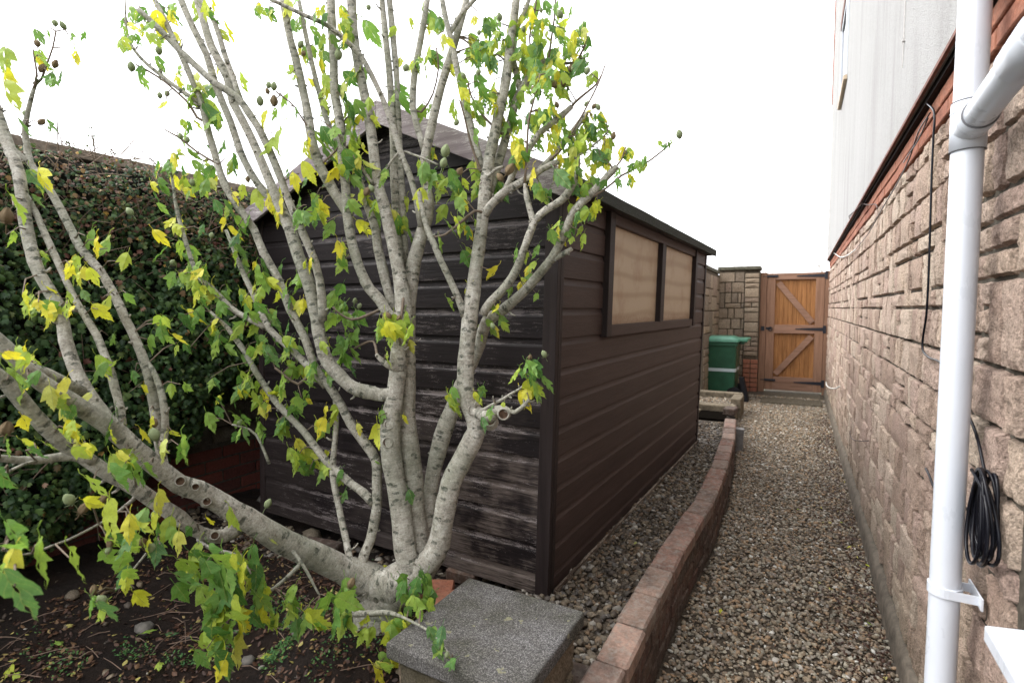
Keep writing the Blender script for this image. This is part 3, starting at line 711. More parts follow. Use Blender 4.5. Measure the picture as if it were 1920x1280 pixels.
# near window at the right edge: frame, glass and white sill
nw = MB()
bx(nw, WX + 0.03, WX + 0.09, WIN[1] - 0.06, WIN[1], WIN[2], WIN[3]); bx(nw, WX + 0.03, WX + 0.09, WIN[0], WIN[0] + 0.06, WIN[2], WIN[3])
bx(nw, WX + 0.03, WX + 0.09, WIN[0] + 0.061, WIN[1] - 0.061, WIN[2], WIN[2] + 0.06); bx(nw, WX + 0.03, WX + 0.09, WIN[0] + 0.061, WIN[1] - 0.061, WIN[3] - 0.06, WIN[3])
nwo = nw.build('window', M_UPVC, house, bevel=0.004)
mb = MB(); bx(mb, WX + 0.055, WX + 0.065, WIN[0] + 0.06, WIN[1] - 0.06, WIN[2] + 0.06, WIN[3] - 0.06); mb.build('pane', gl_m, nwo)
mb = MB(); sx0 = WX - 0.062
p = onx(1845, 1170, sx0); SILZ, SILY = float(p[2]), float(p[1])
vs = [hl(q) for q in [(sx0, 0.3, SILZ - 0.03), (sx0, SILY, SILZ - 0.03), (WX + 0.03, SILY, SILZ - 0.03), (WX + 0.03, 0.3, SILZ - 0.03), (sx0, 0.3, SILZ), (sx0, SILY, SILZ), (WX + 0.03, SILY, SILZ + 0.012), (WX + 0.03, 0.3, SILZ + 0.012)]]
mb.add(vs, [(0, 1, 2, 3), (4, 7, 6, 5), (0, 4, 5, 1), (1, 5, 6, 2), (2, 6, 7, 3), (3, 7, 4, 0)]); mb.build('sill', M_UPVC, nwo, bevel=0.004)

# ------------------------------------------------------------------ downpipe
PX, PY, PR = 0.305, 0.305 / 0.2055, 0.0285
dpp = empty('downpipe', (PX, PY, 0), label='white plastic downpipe with slanting branch pipe fixed to the stone house wall', cat='downpipe')
def ring_pts(r, z, n=24): return [(r * math.cos(2 * math.pi * i / n), r * math.sin(2 * math.pi * i / n), z) for i in range(n)]
def lathe(mb, prof, n=28, org=(0, 0, 0), ax=None):
    vs = []
    for r, z in prof:
        for i in range(n):
            a = 2 * math.pi * i / n; p = Vector((r * math.cos(a), r * math.sin(a), z))
            if ax is not None: p = ax @ p
            vs.append((p[0] + org[0], p[1] + org[1], p[2] + org[2]))
    fs = [(j * n + i, j * n + (i + 1) % n, (j + 1) * n + (i + 1) % n, (j + 1) * n + i) for j in range(len(prof) - 1) for i in range(n)]
    return mb.add(vs, fs)
mb = MB(); lathe(mb, [(PR, 0.02), (PR, 1.652)]); mb.build('lower_pipe', M_UPVC, dpp, smooth=True)
mb = MB(); lathe(mb, [(PR, 1.74), (PR, 6.2)]); mb.build('upper_pipe', M_UPVC, dpp, smooth=True)
mb = MB(); lathe(mb, [(PR + .0002, 1.645), (PR + 0.0030, 1.6455), (PR + 0.0030, 1.746), (PR + .0002, 1.7465)]); lathe(mb, [(PR + 0.0031, 1.724), (PR + 0.0038, 1.7245), (PR + .0038, 1.728), (PR + .0031, 1.7285)]); mb.build('branch_collar', M_UPVC, dpp, smooth=True)
for z in (1.6445, 1.7475):
    mb = MB(); lathe(mb, [(PR + 0.0002, z - 0.0008), (PR + 0.0034, z - 0.0007), (PR + .0034, z + .0008)]); mb.build('joint_seam', M_SEAM, dpp, smooth=True)
pb = onx(1930, 90, PX - 0.004)
d_ = Vector((pb[0] - PX, pb[1] - PY, pb[2] - 1.690)); Ld = d_.length
q = d_.to_track_quat('Z', 'Y')
A = q.to_matrix()
br = MB(); lathe(br, [(PR * 0.98, 0.08), (PR * 0.98, Ld + 0.6)], org=(0, 0, 1.690), ax=A); br.build('branch_pipe', M_UPVC, dpp, smooth=True)
br = MB(); lathe(br, [(PR + 0.001, 0.0), (PR + 0.0025, 0.04), (PR + 0.003, 0.092), (PR - .001, 0.0925)], org=(0, 0, 1.690), ax=A); br.build('branch_socket', M_UPVC, dpp, smooth=True)
br = MB(); lathe(br, [(PR * 0.982, 0.0927), (PR + 0.0028, 0.0928), (PR + .0028, 0.0942), (PR * 0.982, 0.0945)], org=(0, 0, 1.690), ax=A); br.build('joint_seam', M_SEAM, dpp, smooth=True)
br = MB(); lathe(br, [(PR * 0.99, Ld - 0.05), (PR + 0.003, Ld - 0.049), (PR + .003, Ld + 0.06), (PR * .99, Ld + 0.061)], org=(0, 0, 1.690), ax=A); br.build('branch_coupling', M_UPVC, dpp, smooth=True)
cz = float(onx(1775, 1150, PX - 0.02)[2])
mb = MB(); lathe(mb, [(PR, cz - 0.011), (PR + 0.0035, cz - 0.0105), (PR + 0.0035, cz + 0.0105), (PR, cz + 0.011)])
mb.box(0.0, 0.052, -PR - 0.004, -PR - 0.0008, cz - 0.0095, cz + 0.0095); mb.box(0.0, 0.052, PR + 0.0008, PR + 0.004, cz - 0.0095, cz + 0.0095); mb.box(0.052, 0.0555, -PR - 0.022, PR + 0.022, cz - 0.013, cz + 0.013)
mb.build('bracket', M_UPVC, dpp)
# ------------------------------------------------------------------ cables on the house wall
def wallpath(pts, off, step=0.02):
    return smooth_path([onx(u, v, WX - off) for u, v in pts], step)
mb = MB()
tube(mb, wallpath([(1738, 193), (1752, 212), (1750, 260), (1747, 330), (1744, 430), (1741, 520), (1737, 590), (1731, 630), (1730, 655), (1742, 670), (1764, 680), (1785, 712), (1812, 770), (1830, 812), (1842, 862), (1850, 905)], 0.030), 0.0032, 8)
mb.build('black_cable', M_CABLE, None, smooth=True, label='black cable hanging down the stone wall and passing behind the downpipe', cat='cable')
mb = MB()
cc = onx(1842, 966, WX - 0.035)
for k in range(7):
    ry = 0.058 + 0.010 * R1.uniform(-1, 1); rz = 0.088 + 0.010 * R1.uniform(-1, 1); cyo = R1.uniform(-0.012, 0.012); czo = R1.uniform(-.008, .008); tl = R1.uniform(-0.25, 0.25)
    pts = []
    for i in range(33):
        a = 2 * math.pi * i / 32; yy = ry * math.cos(a) * (1 - 0.25 * math.sin(a)); zz = rz * math.sin(a)
        pts.append((cc[0] - 0.002 + 0.008 * math.sin(a + k) + (k - 3) * 0.0028, cc[1] + cyo + yy * math.cos(tl) - zz * math.sin(tl) * .6, cc[2] + czo + zz))
    tube(mb, pts, 0.0036, 7, cap=False)
tube(mb, wallpath([(1736, 878), (1742, 890), (1752, 915), (1766, 940), (1800, 955), (1822, 950)], 0.030), 0.0036, 8)
tube(mb, wallpath([(1822, 880), (1834, 900), (1846, 930), (1852, 980), (1848, 1040), (1838, 1057)], 0.046), 0.0036, 8)
mb.build('cable_coil', M_CABLE, None, smooth=True, label='coil of black cable hung behind the downpipe on the stone wall', cat='cable coil')
mb = MB()
tube(mb, wallpath([(1744, 212), (1722, 248), (1704, 300), (1680, 348), (1652, 395), (1628, 438), (1604, 468)], 0.024, 0.04), 0.0026, 6)
tube(mb, wallpath([(1740, 222), (1722, 262), (1702, 292), (1694, 305)], 0.028, 0.04), 0.0024, 6)
mb.build('thin_cable', M_CABLE, None, smooth=True, label='thin dark cable slung under the brick band towards the gate', cat='cable')
mb = MB()
tube(mb, wallpath([(1604, 468), (1590, 478), (1576, 482), (1564, 474), (1560, 470)], 0.026, 0.1), 0.005, 6)
mb.build('white_cable_end', M_CABLE_W, None, smooth=True, label='short white cable tail on the wall top beside the gate', cat='cable')
mb = MB()
tube(mb, wallpath([(1616, 382), (1628, 384), (1640, 383), (1644, 386), (1645, 392)], 0.03, 0.03), 0.003, 6); tube(mb, wallpath([(1616, 382), (1600, 398), (1592, 405), (1593, 410)], 0.05, 0.03), 0.003, 6)
mb.build('wire_hook', m_plain('rusty_wire', (0.09, 0.06, 0.05), 0.7), None, smooth=True, label='bent rusty wire hook sticking out below the render', cat='hook')
mb = MB()
tube(mb, wallpath([(1549, 716), (1550, 722), (1556, 727), (1567, 728), (1574, 724)], 0.05, 0.1), 0.007, 6)
mb.build('white_pipe_end', M_CABLE_W, None, smooth=True, label='small white hook of pipe low on the wall near the gate', cat='pipe')

mb = MB()
tube(mb, wallpath([(1594, 806), (1594, 816), (1600, 824), (1613, 826), (1628, 826)], 0.032, 0.03), 0.003, 6)
mb.build('wire_hook', bpy.data.materials['rusty_wire'], None, smooth=True, label='thin curled wire sticking out of the stone wall at knee height', cat='hook')
# ------------------------------------------------------------------ low brick retaining wall
rw = empty('brick_retaining_wall', (-0.45, 1.4, 0), label='low curved brick retaining wall between gravel bed and path', cat='wall')
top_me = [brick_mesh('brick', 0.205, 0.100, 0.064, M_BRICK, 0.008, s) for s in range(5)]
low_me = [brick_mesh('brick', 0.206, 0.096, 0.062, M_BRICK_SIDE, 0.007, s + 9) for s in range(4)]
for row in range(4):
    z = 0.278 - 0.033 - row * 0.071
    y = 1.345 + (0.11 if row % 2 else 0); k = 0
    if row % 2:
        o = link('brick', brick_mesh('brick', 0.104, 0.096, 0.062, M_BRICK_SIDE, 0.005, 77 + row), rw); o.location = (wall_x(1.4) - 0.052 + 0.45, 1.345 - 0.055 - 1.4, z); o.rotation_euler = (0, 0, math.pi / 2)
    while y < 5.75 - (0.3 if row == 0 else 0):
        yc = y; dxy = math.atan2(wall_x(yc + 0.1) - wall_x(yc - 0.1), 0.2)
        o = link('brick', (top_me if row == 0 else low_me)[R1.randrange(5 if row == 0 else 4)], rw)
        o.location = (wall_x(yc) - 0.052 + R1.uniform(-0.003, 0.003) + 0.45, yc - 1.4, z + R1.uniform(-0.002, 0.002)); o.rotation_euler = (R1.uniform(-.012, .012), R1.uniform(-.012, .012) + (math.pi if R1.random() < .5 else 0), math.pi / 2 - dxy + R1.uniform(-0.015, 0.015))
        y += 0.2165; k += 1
mb = MB()
ys = np.arange(1.28, 5.7, 0.2)
for a, b in zip(ys[:-1], ys[1:]):
    xa, xb = wall_x(a) - 0.092 + 0.45, wall_x(b) - 0.092 + 0.45
    vs = [(xa, a - 1.4, -0.03), (xa + 0.08, a - 1.4, -0.03), (xb + 0.08, b - 1.4, -0.03), (xb, b - 1.4, -0.03), (xa, a - 1.4, 0.235), (xa + 0.08, a - 1.4, 0.235), (xb + 0.08, b - 1.4, 0.235), (xb, b - 1.4, 0.235)]
    mb.add(vs, [(0, 3, 2, 1), (4, 5, 6, 7), (0, 1, 5, 4), (1, 2, 6, 5), (2, 3, 7, 6), (3, 0, 4, 7)])
mb.build('mortar_core', M_MORTAR_DK, rw)
# loose half bricks closing the bed beside the pier
for i, (x, y, z, rz, lab) in enumerate([(-0.555, 1.475, 0.165, 0.05, 'dark brick lying between the stone pier and the retaining wall'), (-0.552, 1.475, 0.095, -0.03, 'lower brick wedged under another between pier and retaining wall')]):
    o = link('loose_brick', brick_mesh('brick', 0.125, 0.10, 0.062, M_BRICK_SIDE, 0.006, 40 + i), None, label=lab, cat='brick'); o.location = (x, y, z); o.rotation_euler = (0, 0, rz)

# ------------------------------------------------------------------ stone pier with concrete cap
pier = empty('capped_pier', (-0.74, 1.24, 0), label='square stone pier topped by a grey lichen spotted concrete cap', cat='pier')
ang = math.radians(-1.0)
pier.rotation_euler = (0, 0, ang)
SX, SYY = 0.205, 0.20
mb = MB(); mb.box(-SX, SX, -SYY, SYY, 0.375, 0.420)
mb.build('cap_slab', M_SLAB, pier, bevel=0.007)
mb = MB(); mb.box(-SX + 0.035, SX - 0.035, -SYY + 0.035, SYY - 0.035, -0.05, 0.374); mb.build('mortar_core', M_MORTAR, pier)
R2 = random.Random(5)
z = 0.0
for hh in (0.10, 0.14, 0.115):
    for side in range(4):
        L = 2 * (SX - 0.024) if side % 2 == 0 else 2 * (SYY - 0.024)
        cuts = [0, L * R2.uniform(0.35, 0.65), L]
        for a0, a1 in zip(cuts[:-1], cuts[1:]):
            def fr(a, b, c, a0=a0, z=z, side=side, L=L):
                s = a0 + 0.004 + a - L / 2; o = c + 0.002
                hx, hy = SX - 0.035, SYY - 0.035
                if side == 0: return (s, -hy - o, z + b + .004)
                if side == 1: return (hx + o, s, z + b + .004)
                if side == 2: return (-s, hy + o, z + b + .004)
                return (-hx - o, -s, z + b + .004)
            b_ = MB(); stone(b_, a1 - a0 - 0.008, hh - 0.008, fr, R2.random(), 0.018, 7, 6, R2.uniform(0, 99), 0.006); b_.build('stone_block', M_MOSSY if side == 0 else M_BLOCK_FAR, pier)
    z += hh + 0.006

# ------------------------------------------------------------------ shed
SH0 = Vector((-0.857, 1.862, 0.18)); SHA = math.radians(-2.0); LEAN = 0.03
shed = empty('wooden_shed', SH0, SHA, label='dark brown timber shed with boarded windows and felt gable roof', cat='shed')
def sh(p): return (p[0] + LEAN * p[2], p[1], p[2])
SW, SL, APZ, AX = 1.77, 2.81, 2.012, -0.83
PR_, PL_ = 0.452, 0.405                            # the two roof slopes of the slightly racked gable
def roof_z(x): return APZ - (PR_ * (x - AX) if x > AX else PL_ * (AX - x))
BH = 0.1165; J0 = 0.0814 - BH
prof = [(0.0, 0.0), (0.003, 0.002), (0.083, 0.002), (0.088, -0.0005), (0.094, -0.0062), (0.1045, -0.0085), (BH - 0.0005, -0.009)]
wtone = [0.1, 0.05, 0.0, 0.9, 1.0, 0.5]
prof_side = [(0.0, 0.0), (0.002, 0.002), (0.088, 0.002), (0.0905, 0.0008), (0.101, -0.0035), (0.111, -0.006), (BH - 0.0005, -0.0065)]
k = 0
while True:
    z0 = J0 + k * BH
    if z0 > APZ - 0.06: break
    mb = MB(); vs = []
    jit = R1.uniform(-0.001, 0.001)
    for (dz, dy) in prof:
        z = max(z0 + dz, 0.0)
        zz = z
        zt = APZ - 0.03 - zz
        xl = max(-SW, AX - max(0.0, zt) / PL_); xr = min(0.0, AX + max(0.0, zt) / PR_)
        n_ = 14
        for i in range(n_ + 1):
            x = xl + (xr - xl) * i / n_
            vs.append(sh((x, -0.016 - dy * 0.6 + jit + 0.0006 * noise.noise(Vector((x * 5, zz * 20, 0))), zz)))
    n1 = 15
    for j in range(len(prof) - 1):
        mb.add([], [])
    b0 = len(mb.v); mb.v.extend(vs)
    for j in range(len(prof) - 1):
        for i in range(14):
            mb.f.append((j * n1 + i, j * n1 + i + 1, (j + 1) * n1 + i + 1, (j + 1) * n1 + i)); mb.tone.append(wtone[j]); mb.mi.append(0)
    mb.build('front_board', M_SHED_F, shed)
    k += 1
WY0, WY1, WZ0, WZ1 = 0.465, 2.375, 1.0, 1.60
k = 0
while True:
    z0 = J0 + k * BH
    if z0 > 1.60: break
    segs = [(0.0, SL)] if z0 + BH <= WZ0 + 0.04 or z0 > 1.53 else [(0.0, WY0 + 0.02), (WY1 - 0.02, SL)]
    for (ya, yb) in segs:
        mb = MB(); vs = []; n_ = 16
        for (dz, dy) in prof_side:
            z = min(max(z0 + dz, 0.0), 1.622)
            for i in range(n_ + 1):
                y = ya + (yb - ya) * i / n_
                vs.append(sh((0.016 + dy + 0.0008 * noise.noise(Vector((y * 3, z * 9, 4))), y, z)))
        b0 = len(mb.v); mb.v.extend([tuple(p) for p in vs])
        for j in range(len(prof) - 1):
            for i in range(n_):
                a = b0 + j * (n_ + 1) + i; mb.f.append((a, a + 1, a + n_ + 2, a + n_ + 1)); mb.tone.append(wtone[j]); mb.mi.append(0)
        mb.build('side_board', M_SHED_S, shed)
    k += 1
mb = MB(); k = 0
while J0 + k * BH < 1.5:
    z = max(0.02, J0 + k * BH) + 0.03
    for y in (0.045, 0.62, 1.21, 1.80, 2.38, 2.76):
        if z > WZ0 - 0.03 and 0.4 < y < 2.45: continue
        yy = y + R1.uniform(-0.008, 0.008); zz = z + R1.uniform(-0.006, 0.01); vs = [sh((0.0186, yy + 0.0026 * math.cos(a), zz + 0.0026 * math.sin(a))) for a in np.linspace(0, 2 * math.pi, 7)[:-1]]
        mb.add(vs, [tuple(range(6))])
    for x in (-0.06, -0.62, -1.2, -1.77): mb.add([sh((x + 0.0026 * math.cos(a), -0.0186, z + 0.0026 * math.sin(a))) for a in np.linspace(0, 2 * math.pi, 7)[:-1]], [tuple(range(6))[::-1]])
    k += 1
mb.build('nail_heads', M_IRON, shed, kind='stuff')
# far and back walls, floor
mb = MB(); mb.box(-SW, -SW + 0.012, 0, SL, 0, 1.615, tr=sh); mb.box(-SW + .013, -0.001, SL - 0.012, SL, 0, 1.615, tr=sh)
mb.box(-SW + 0.013, -0.02, 0.003, 0.01, 0, 1.55, tr=sh); mb.box(-0.012, -0.001, 0.012, SL - 0.013, 0, 1.615, tr=sh)
mb.build('inner_wall', M_SHED_T, shed)
mb = MB(); zz = 1.57
vs = [sh(p) for p in [(-SW, SL - .012, zz), (0, SL - .012, zz), (AX, SL - .012, APZ - .03), (-SW, SL, zz), (0, SL, zz), (AX, SL, APZ - .03)]]
mb.add(vs, [(0, 1, 2), (3, 5, 4), (0, 3, 4, 1), (1, 4, 5, 2), (2, 5, 3, 0)])
mb.build('rear_gable', M_SHED_T, shed)
# corner trims
for (a, b, c, d) in ((-0.034, 0.0235, -0.0245, 0.0), (0.0008, 0.0238, 0.0005, 0.030), (-SW - .004, -SW + 0.036, -0.0245, 0.02), (-0.0, 0.0238, SL - 0.03, SL + .01)):
    mb = MB(); mb.box(a, b, c, d, -0.012, 1.60, tr=sh); mb.build('corner_trim', M_SHED_T, shed, bevel=0.002)
mb = MB(); mb.box(-0.045, 0.0, 0.05, SL, -0.055, -0.002, tr=sh); mb.build('bearer', M_SKID, shed, bevel=0.003)
mb = MB(); mb.box(0.0275, 0.0395, 0.02, SL - 0.02, -0.025, 0.02, tr=sh); mb.build('kick_strip', M_SKID, shed, bevel=0.003)
# window: frame, mullion, two plywood boards
fx = 0.019
def fbox(name, y0, y1, z0, z1, xo=0.032, m=M_SHED_T):
    mb = MB(); mb.box(fx - 0.012, xo, y0, y1, z0, z1, tr=sh); return mb.build(name, m, wfr, bevel=0.002)
mb = MB(); mb.box(fx - 0.012, 0.043, WY0, WY0 + 0.065, WZ0, WZ1 - .02, tr=sh); wfr = mb.build('window_frame', M_SHED_T, shed, bevel=0.002)
fbox('jamb', WY1 - 0.065, WY1, WZ0, WZ1 - .02, 0.043)
fbox('bottom_rail', WY0 + 0.0655, WY1 - 0.0655, WZ0, WZ0 + 0.052, 0.036, M_SHED_S)
fbox('top_rail', WY0 + 0.0655, WY1 - 0.0655, WZ1 - 0.085, WZ1 - .005, 0.034, M_SHED_S)
fbox('mullion', 1.362, 1.425, WZ0 + 0.0525, WZ1 - 0.0855, 0.043)
fbox('mullion', 1.4255, 1.505, WZ0 + 0.0525, WZ1 - 0.0855, 0.027)
for (ya, yb, lab) in ((WY0 + 0.066, 1.3615, None), (1.5055, WY1 - 0.066, None)):
    mb = MB(); mb.box(0.001, 0.013, ya, yb, WZ0 + 0.0525, WZ1 - 0.0855, tr=sh); mb.build('plywood_pane', M_PLY, wfr)
# roof
OV, OE = 0.085, 0.085
for s in (-1, 1):
    mb = MB(); hw = (OE - AX) if s > 0 else (SW + AX + 0.02); PIT = PR_ if s > 0 else PL_
    pts = []
    for (t, dz) in ((0, 0.0), (hw, -PIT * hw)): pts.append((AX + s * t, APZ + dz))
    (xa, za), (xb, zb) = pts
    n_ = 24; vs = []
    ysr = [-OV + (SL + OV + 0.03) * i / n_ for i in range(n_ + 1)]
    for y in ysr:
        wv_ = 0.003 * noise.noise(Vector((y * 3, s, 0)))
        for (x, z) in ((xa, za), (xb, zb + wv_), (xb + s * 0.008, zb - 0.008 + wv_), (xb + s * 0.006, zb - 0.052 + 1.4 * wv_), (xb - s * 0.004, zb - 0.053), (xb - s * 0.006, zb - 0.022), (xa, za - 0.018)): vs.append(sh((x, y, z + 0.012)))
    fs = []
    for i in range(n_):
        for j in range(6): a = i * 7 + j; fs.append((a, a + 1, a + 8, a + 7) if s < 0 else (a, a + 7, a + 8, a + 1))
    fs.append(tuple(range(7))); fs.append(tuple(n_ * 7 + j for j in range(7))[::-1])
    mb.add(vs, fs); mb.build('roof_felt', M_FELT, shed)
    if s > 0:
        mb = MB(); mb.box(0.0185, OE - 0.008, 0.0, SL, 1.562, 1.585, tr=sh); mb.build('soffit_batten', M_SHED_T, shed)
    # barge board on the front gable
    mb = MB(); bh = 0.085
    vs = []
    for (t, yy) in ((0.0, 0), (hw + 0.005, 0)):
        x = AX + s * t; z = APZ - PIT * t
        for y in (-OV - 0.018, -OV - 0.001):
            vs += [sh((x, y, z + 0.012)), sh((x, y, z - bh))]
    mb.add(vs, [(0, 1, 5, 4), (2, 6, 7, 3), (0, 4, 6, 2), (1, 3, 7, 5), (4, 5, 7, 6), (0, 2, 3, 1)])
    mb.build('barge_board', M_BARGE, shed, bevel=0.003)

# ------------------------------------------------------------------ boundary wall, hedge on the left
BX = -3.12
bw = empty('boundary_wall', (BX, 1.5, 0), label='boundary wall of red brick base and grey stone behind the hedge', cat='wall')
def bl(p): return (p[0] - BX, p[1] - 1.5, p[2])
mb = MB(); mb.box(BX - 0.2, BX - 0.006, -2.5, 9.0, -0.05, 2.02, tr=bl); mb.build('wall_core', M_MORTAR_DK, bw)
me_b = [brick_mesh('brick', 0.215, 0.05, 0.064, m_brick('boundary_red_brick', [(0.10, 0.028, 0.022), (0.13, 0.036, 0.026), (0.08, 0.024, 0.02)], amt=0.3), 0.004, 60)]
for row in range(6):
    y = 0.2 + (0.11 if row % 2 else 0)
    while y < 4.2:
        o = link('brick', me_b[0], bw); o.location = bl((BX - 0.02 + R1.uniform(-.002, .002), y, 0.05 + row * 0.075)); o.rotation_euler = (0, 0, math.pi / 2); y += 0.226
M_BSTONE = m_stone('mossy_grey_stone', [(0.07, 0.065, 0.05), (0.11, 0.10, 0.075), (0.085, 0.07, 0.05)])
for (r, c, h, w_) in pack(10, 36, lambda r, c: False, R1, wr=(2, 4)):
    y, z = 0.4 + c * 0.11, 0.48 + r * 0.1
    def fr(a, b, cc_, y=y, z=z): return bl((BX + cc_ * 1.2, y + a + .006, z + b + .006))
    b_ = MB(); stone(b_, w_ * 0.11 - 0.012, h * 0.1 - 0.012, lambda a, b, c_: fr(w_ * 0.11 - 0.012 - a, b, c_), R1.random(), 0.02, 4, 4, R1.uniform(0, 99)); b_.build('stone_block', M_BSTONE, bw, smooth=True)
y = -2.5
while y < 8.9:
    mb = MB(); mb.box(BX - 0.24, BX + 0.045, y + 0.004, y + 0.596, 2.03, 2.078 , tr=bl); mb.build('coping_slab', M_COPE, bw, bevel=0.006); y += 0.6
hedge = empty('hedge', (-2.85, 1.0, 0.1), label='dense dark green hedge with reddish top in front of the boundary wall', cat='hedge')
def hedge_bot(y): return float(np.interp(y, [-1.0, 0.9, 1.35, 1.9, 2.4, 5.0], [0.22, 0.25, 0.42, 0.78, 0.85, 0.9]))
def hedge_front(y, z):
    b = -2.66 + 0.10 * nn(y, z, 2, 1.7) + 0.07 * nn(y, z, 6, 4.5) + 0.03 * nn(y, z, 9, 12)
    b -= 0.16 * max(0, (z - 1.6) / 0.5) ** 2
    b -= 0.25 * max(0, (hedge_bot(y) + 0.25 - z) / 0.3) if z < hedge_bot(y) + 0.25 else 0
    return max(b, -3.08)
def hlo(p): return (p[0] + 2.85, p[1] - 1.0, p[2] - 0.1)
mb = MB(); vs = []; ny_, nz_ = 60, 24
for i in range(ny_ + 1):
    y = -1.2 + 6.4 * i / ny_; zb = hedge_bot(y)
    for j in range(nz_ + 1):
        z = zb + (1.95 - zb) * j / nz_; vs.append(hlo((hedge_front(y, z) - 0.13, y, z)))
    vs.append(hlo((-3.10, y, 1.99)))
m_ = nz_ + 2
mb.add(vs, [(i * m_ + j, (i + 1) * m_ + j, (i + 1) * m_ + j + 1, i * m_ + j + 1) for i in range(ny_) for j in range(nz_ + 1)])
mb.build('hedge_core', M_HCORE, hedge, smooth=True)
def leaf_cloud(P, Nn, size, tones, shape='lobed'):
    """many small lobed leaves as one mesh; P points, Nn facing normals"""
    if shape == 'lobed': S = np.array([(0, -.1), (.32, .05), (.5, .32), (.26, .42), (.34, .72), (.10, .70), (0, 1.0), (-.10, .70), (-.34, .72), (-.26, .42), (-.5, .32), (-.32, .05)])
    else: S = np.array([(0, 0), (.25, .25), (.28, .55), (0, 1.0), (-.28, .55), (-.25, .25)])
    n = len(P); k = len(S)
    up = np.tile([0, 0, -1.0], (n, 1)) + nrs.normal(0, 0.55, (n, 3))
    Nn = Nn / np.linalg.norm(Nn, axis=1)[:, None]
    Yv = up - Nn * np.sum(up * Nn, axis=1)[:, None]; Yv /= np.linalg.norm(Yv, axis=1)[:, None] + 1e-9
    Xv = np.cross(Yv, Nn)
    V = P[:, None, :] + size[:, None, None] * (S[None, :, 0, None] * Xv[:, None, :] + (S[None, :, 1, None] - .4) * Yv[:, None, :] - (np.abs(S[None, :, 0, None]) * 0.5 + 0.15 * S[None, :, 1, None] ** 2) * Nn[:, None, :])
    # fan around the leaf centre
    cen = P[:, None, :] + size[:, None, None] * ((0.05) * Yv[:, None, :])
    V = np.concatenate([cen, V], axis=1).reshape(-1, 3)
    tri = np.array([(0, 1 + i, 1 + (i + 1) % k) for i in range(k)])
    Fc = (np.arange(n)[:, None, None] * (k + 1) + tri[None]).reshape(-1, 3)
    return V, Fc, np.repeat(tones, k)
def np_mesh(name, V, Fc, tones, m):
    me = bpy.data.meshes.new(name)
    me.vertices.add(len(V)); me.vertices.foreach_set('co', V.astype(np.float32).ravel())
    k = Fc.shape[1]
    me.loops.add(Fc.size); me.loops.foreach_set('vertex_index', Fc.astype(np.int32).ravel())
    me.polygons.add(len(Fc)); me.polygons.foreach_set('loop_start', np.arange(0, Fc.size, k, dtype=np.int32)); me.polygons.foreach_set('loop_total', np.full(len(Fc), k, dtype=np.int32))
    me.materials.append(m); a = me.attributes.new('tone', 'FLOAT', 'FACE'); a.data.foreach_set('value', tones.astype(np.float32)); me.update(calc_edges=True); return me
NH = 38000
P, Nl, T, S_ = [], [], [], []
for i in range(NH):
    y = rnd.uniform(-1.0, 5.0) if rnd.random() < 0.3 else rnd.uniform(0.2, 3.0)
    zb = hedge_bot(y); z = rnd.uniform(zb - 0.05, 2.06) if rnd.random() < .8 else rnd.uniform(1.6, 2.08)
    zm = 1.965 + 0.05 * nn(y, 0, 4, 3) + 0.03 * nn(y, 0, 8, 11)
    if z > zm: z = zm
    x = hedge_front(y, z) - abs(rnd.gauss(0, 0.055)) + 0.01
    if z > zm - 0.06: x = rnd.uniform(-3.05, x)
    P.append(hlo((x, y, z))); 
    Nl.append((1 + rnd.gauss(0, .45), -0.45 + rnd.gauss(0, .5), 0.35 + rnd.gauss(0, .5) + (0.5 if z > 1.8 else 0)))
    hi = max(0, min(1, (z - 1.35) / 0.5))
    t = rnd.random() ** 1.15 * 0.68
    if rnd.random() < 0.035 + 0.45 * hi ** 1.5: t = rnd.uniform(0.7, 1.0)
    T.append(t); S_.append(rnd.uniform(0.016, 0.038) * (1 - 0.42 * hi))
V, Fc, tn = leaf_cloud(np.array(P), np.array(Nl), np.array(S_), np.array(T))
link('foliage', np_mesh('foliage', V, Fc, tn, M_HEDGE), hedge, kind='stuff')
mb = MB()
for i in range(900):
    y = rnd.uniform(0.1, 3.2); z = rnd.uniform(1.5, 2.02) if i < 620 else rnd.uniform(hedge_bot(y) - .05, 1.7)
    x = hedge_front(y, z) - 0.02; L = rnd.uniform(0.06, 0.22)
    dv = np.array([rnd.uniform(-.1, .5), rnd.uniform(-1, 1), rnd.uniform(-.3, 1)]); dv /= np.linalg.norm(dv)
    p0 = np.array(hlo((x - 0.03, y, z))); tube(mb, [p0, p0 + dv * L * 0.5 + np.array([0, 0, .01]), p0 + dv * L], [0.0028, 0.002, 0.001], 4, cap=False)
mb.build('twigs', m_plain('hedge_twig_bark', (0.20, 0.15, 0.11), 0.9), hedge, kind='stuff')
# wiry shoots standing out of the hedge top
P, Nl, T, S_ = [], [], [], []
mb = MB()
for (u, v, hgt) in ((165, 262, .12), (200, 274, .06), (240, 288, .05), (130, 262, .05), (90, 256, .05), (120, 255, .04)):
    p = at(u, v + 30, 2.55); tip = p + np.array([0.02, 0.0, hgt])
    pts = smooth_path([p, p + np.array([0.01, 0.02, hgt * .5]), tip], n=4); tube(mb, [hlo(q) for q in pts], [0.002] * (len(pts) - 1) + [0.0008], 4, cap=False)
    for q in pts[1:]:
        for _ in range(3): P.append(hlo(q + np.array([rnd.uniform(-.02, .02), rnd.uniform(-.02, .02), rnd.uniform(-.01, .01)]))); Nl.append((rnd.gauss(0, 1), rnd.gauss(0, 1), rnd.gauss(0, 1) + .5)); T.append(rnd.uniform(.5, .95)); S_.append(rnd.uniform(.010, .018))
mb.build('shoots', M_TWIG, hedge, kind='stuff')
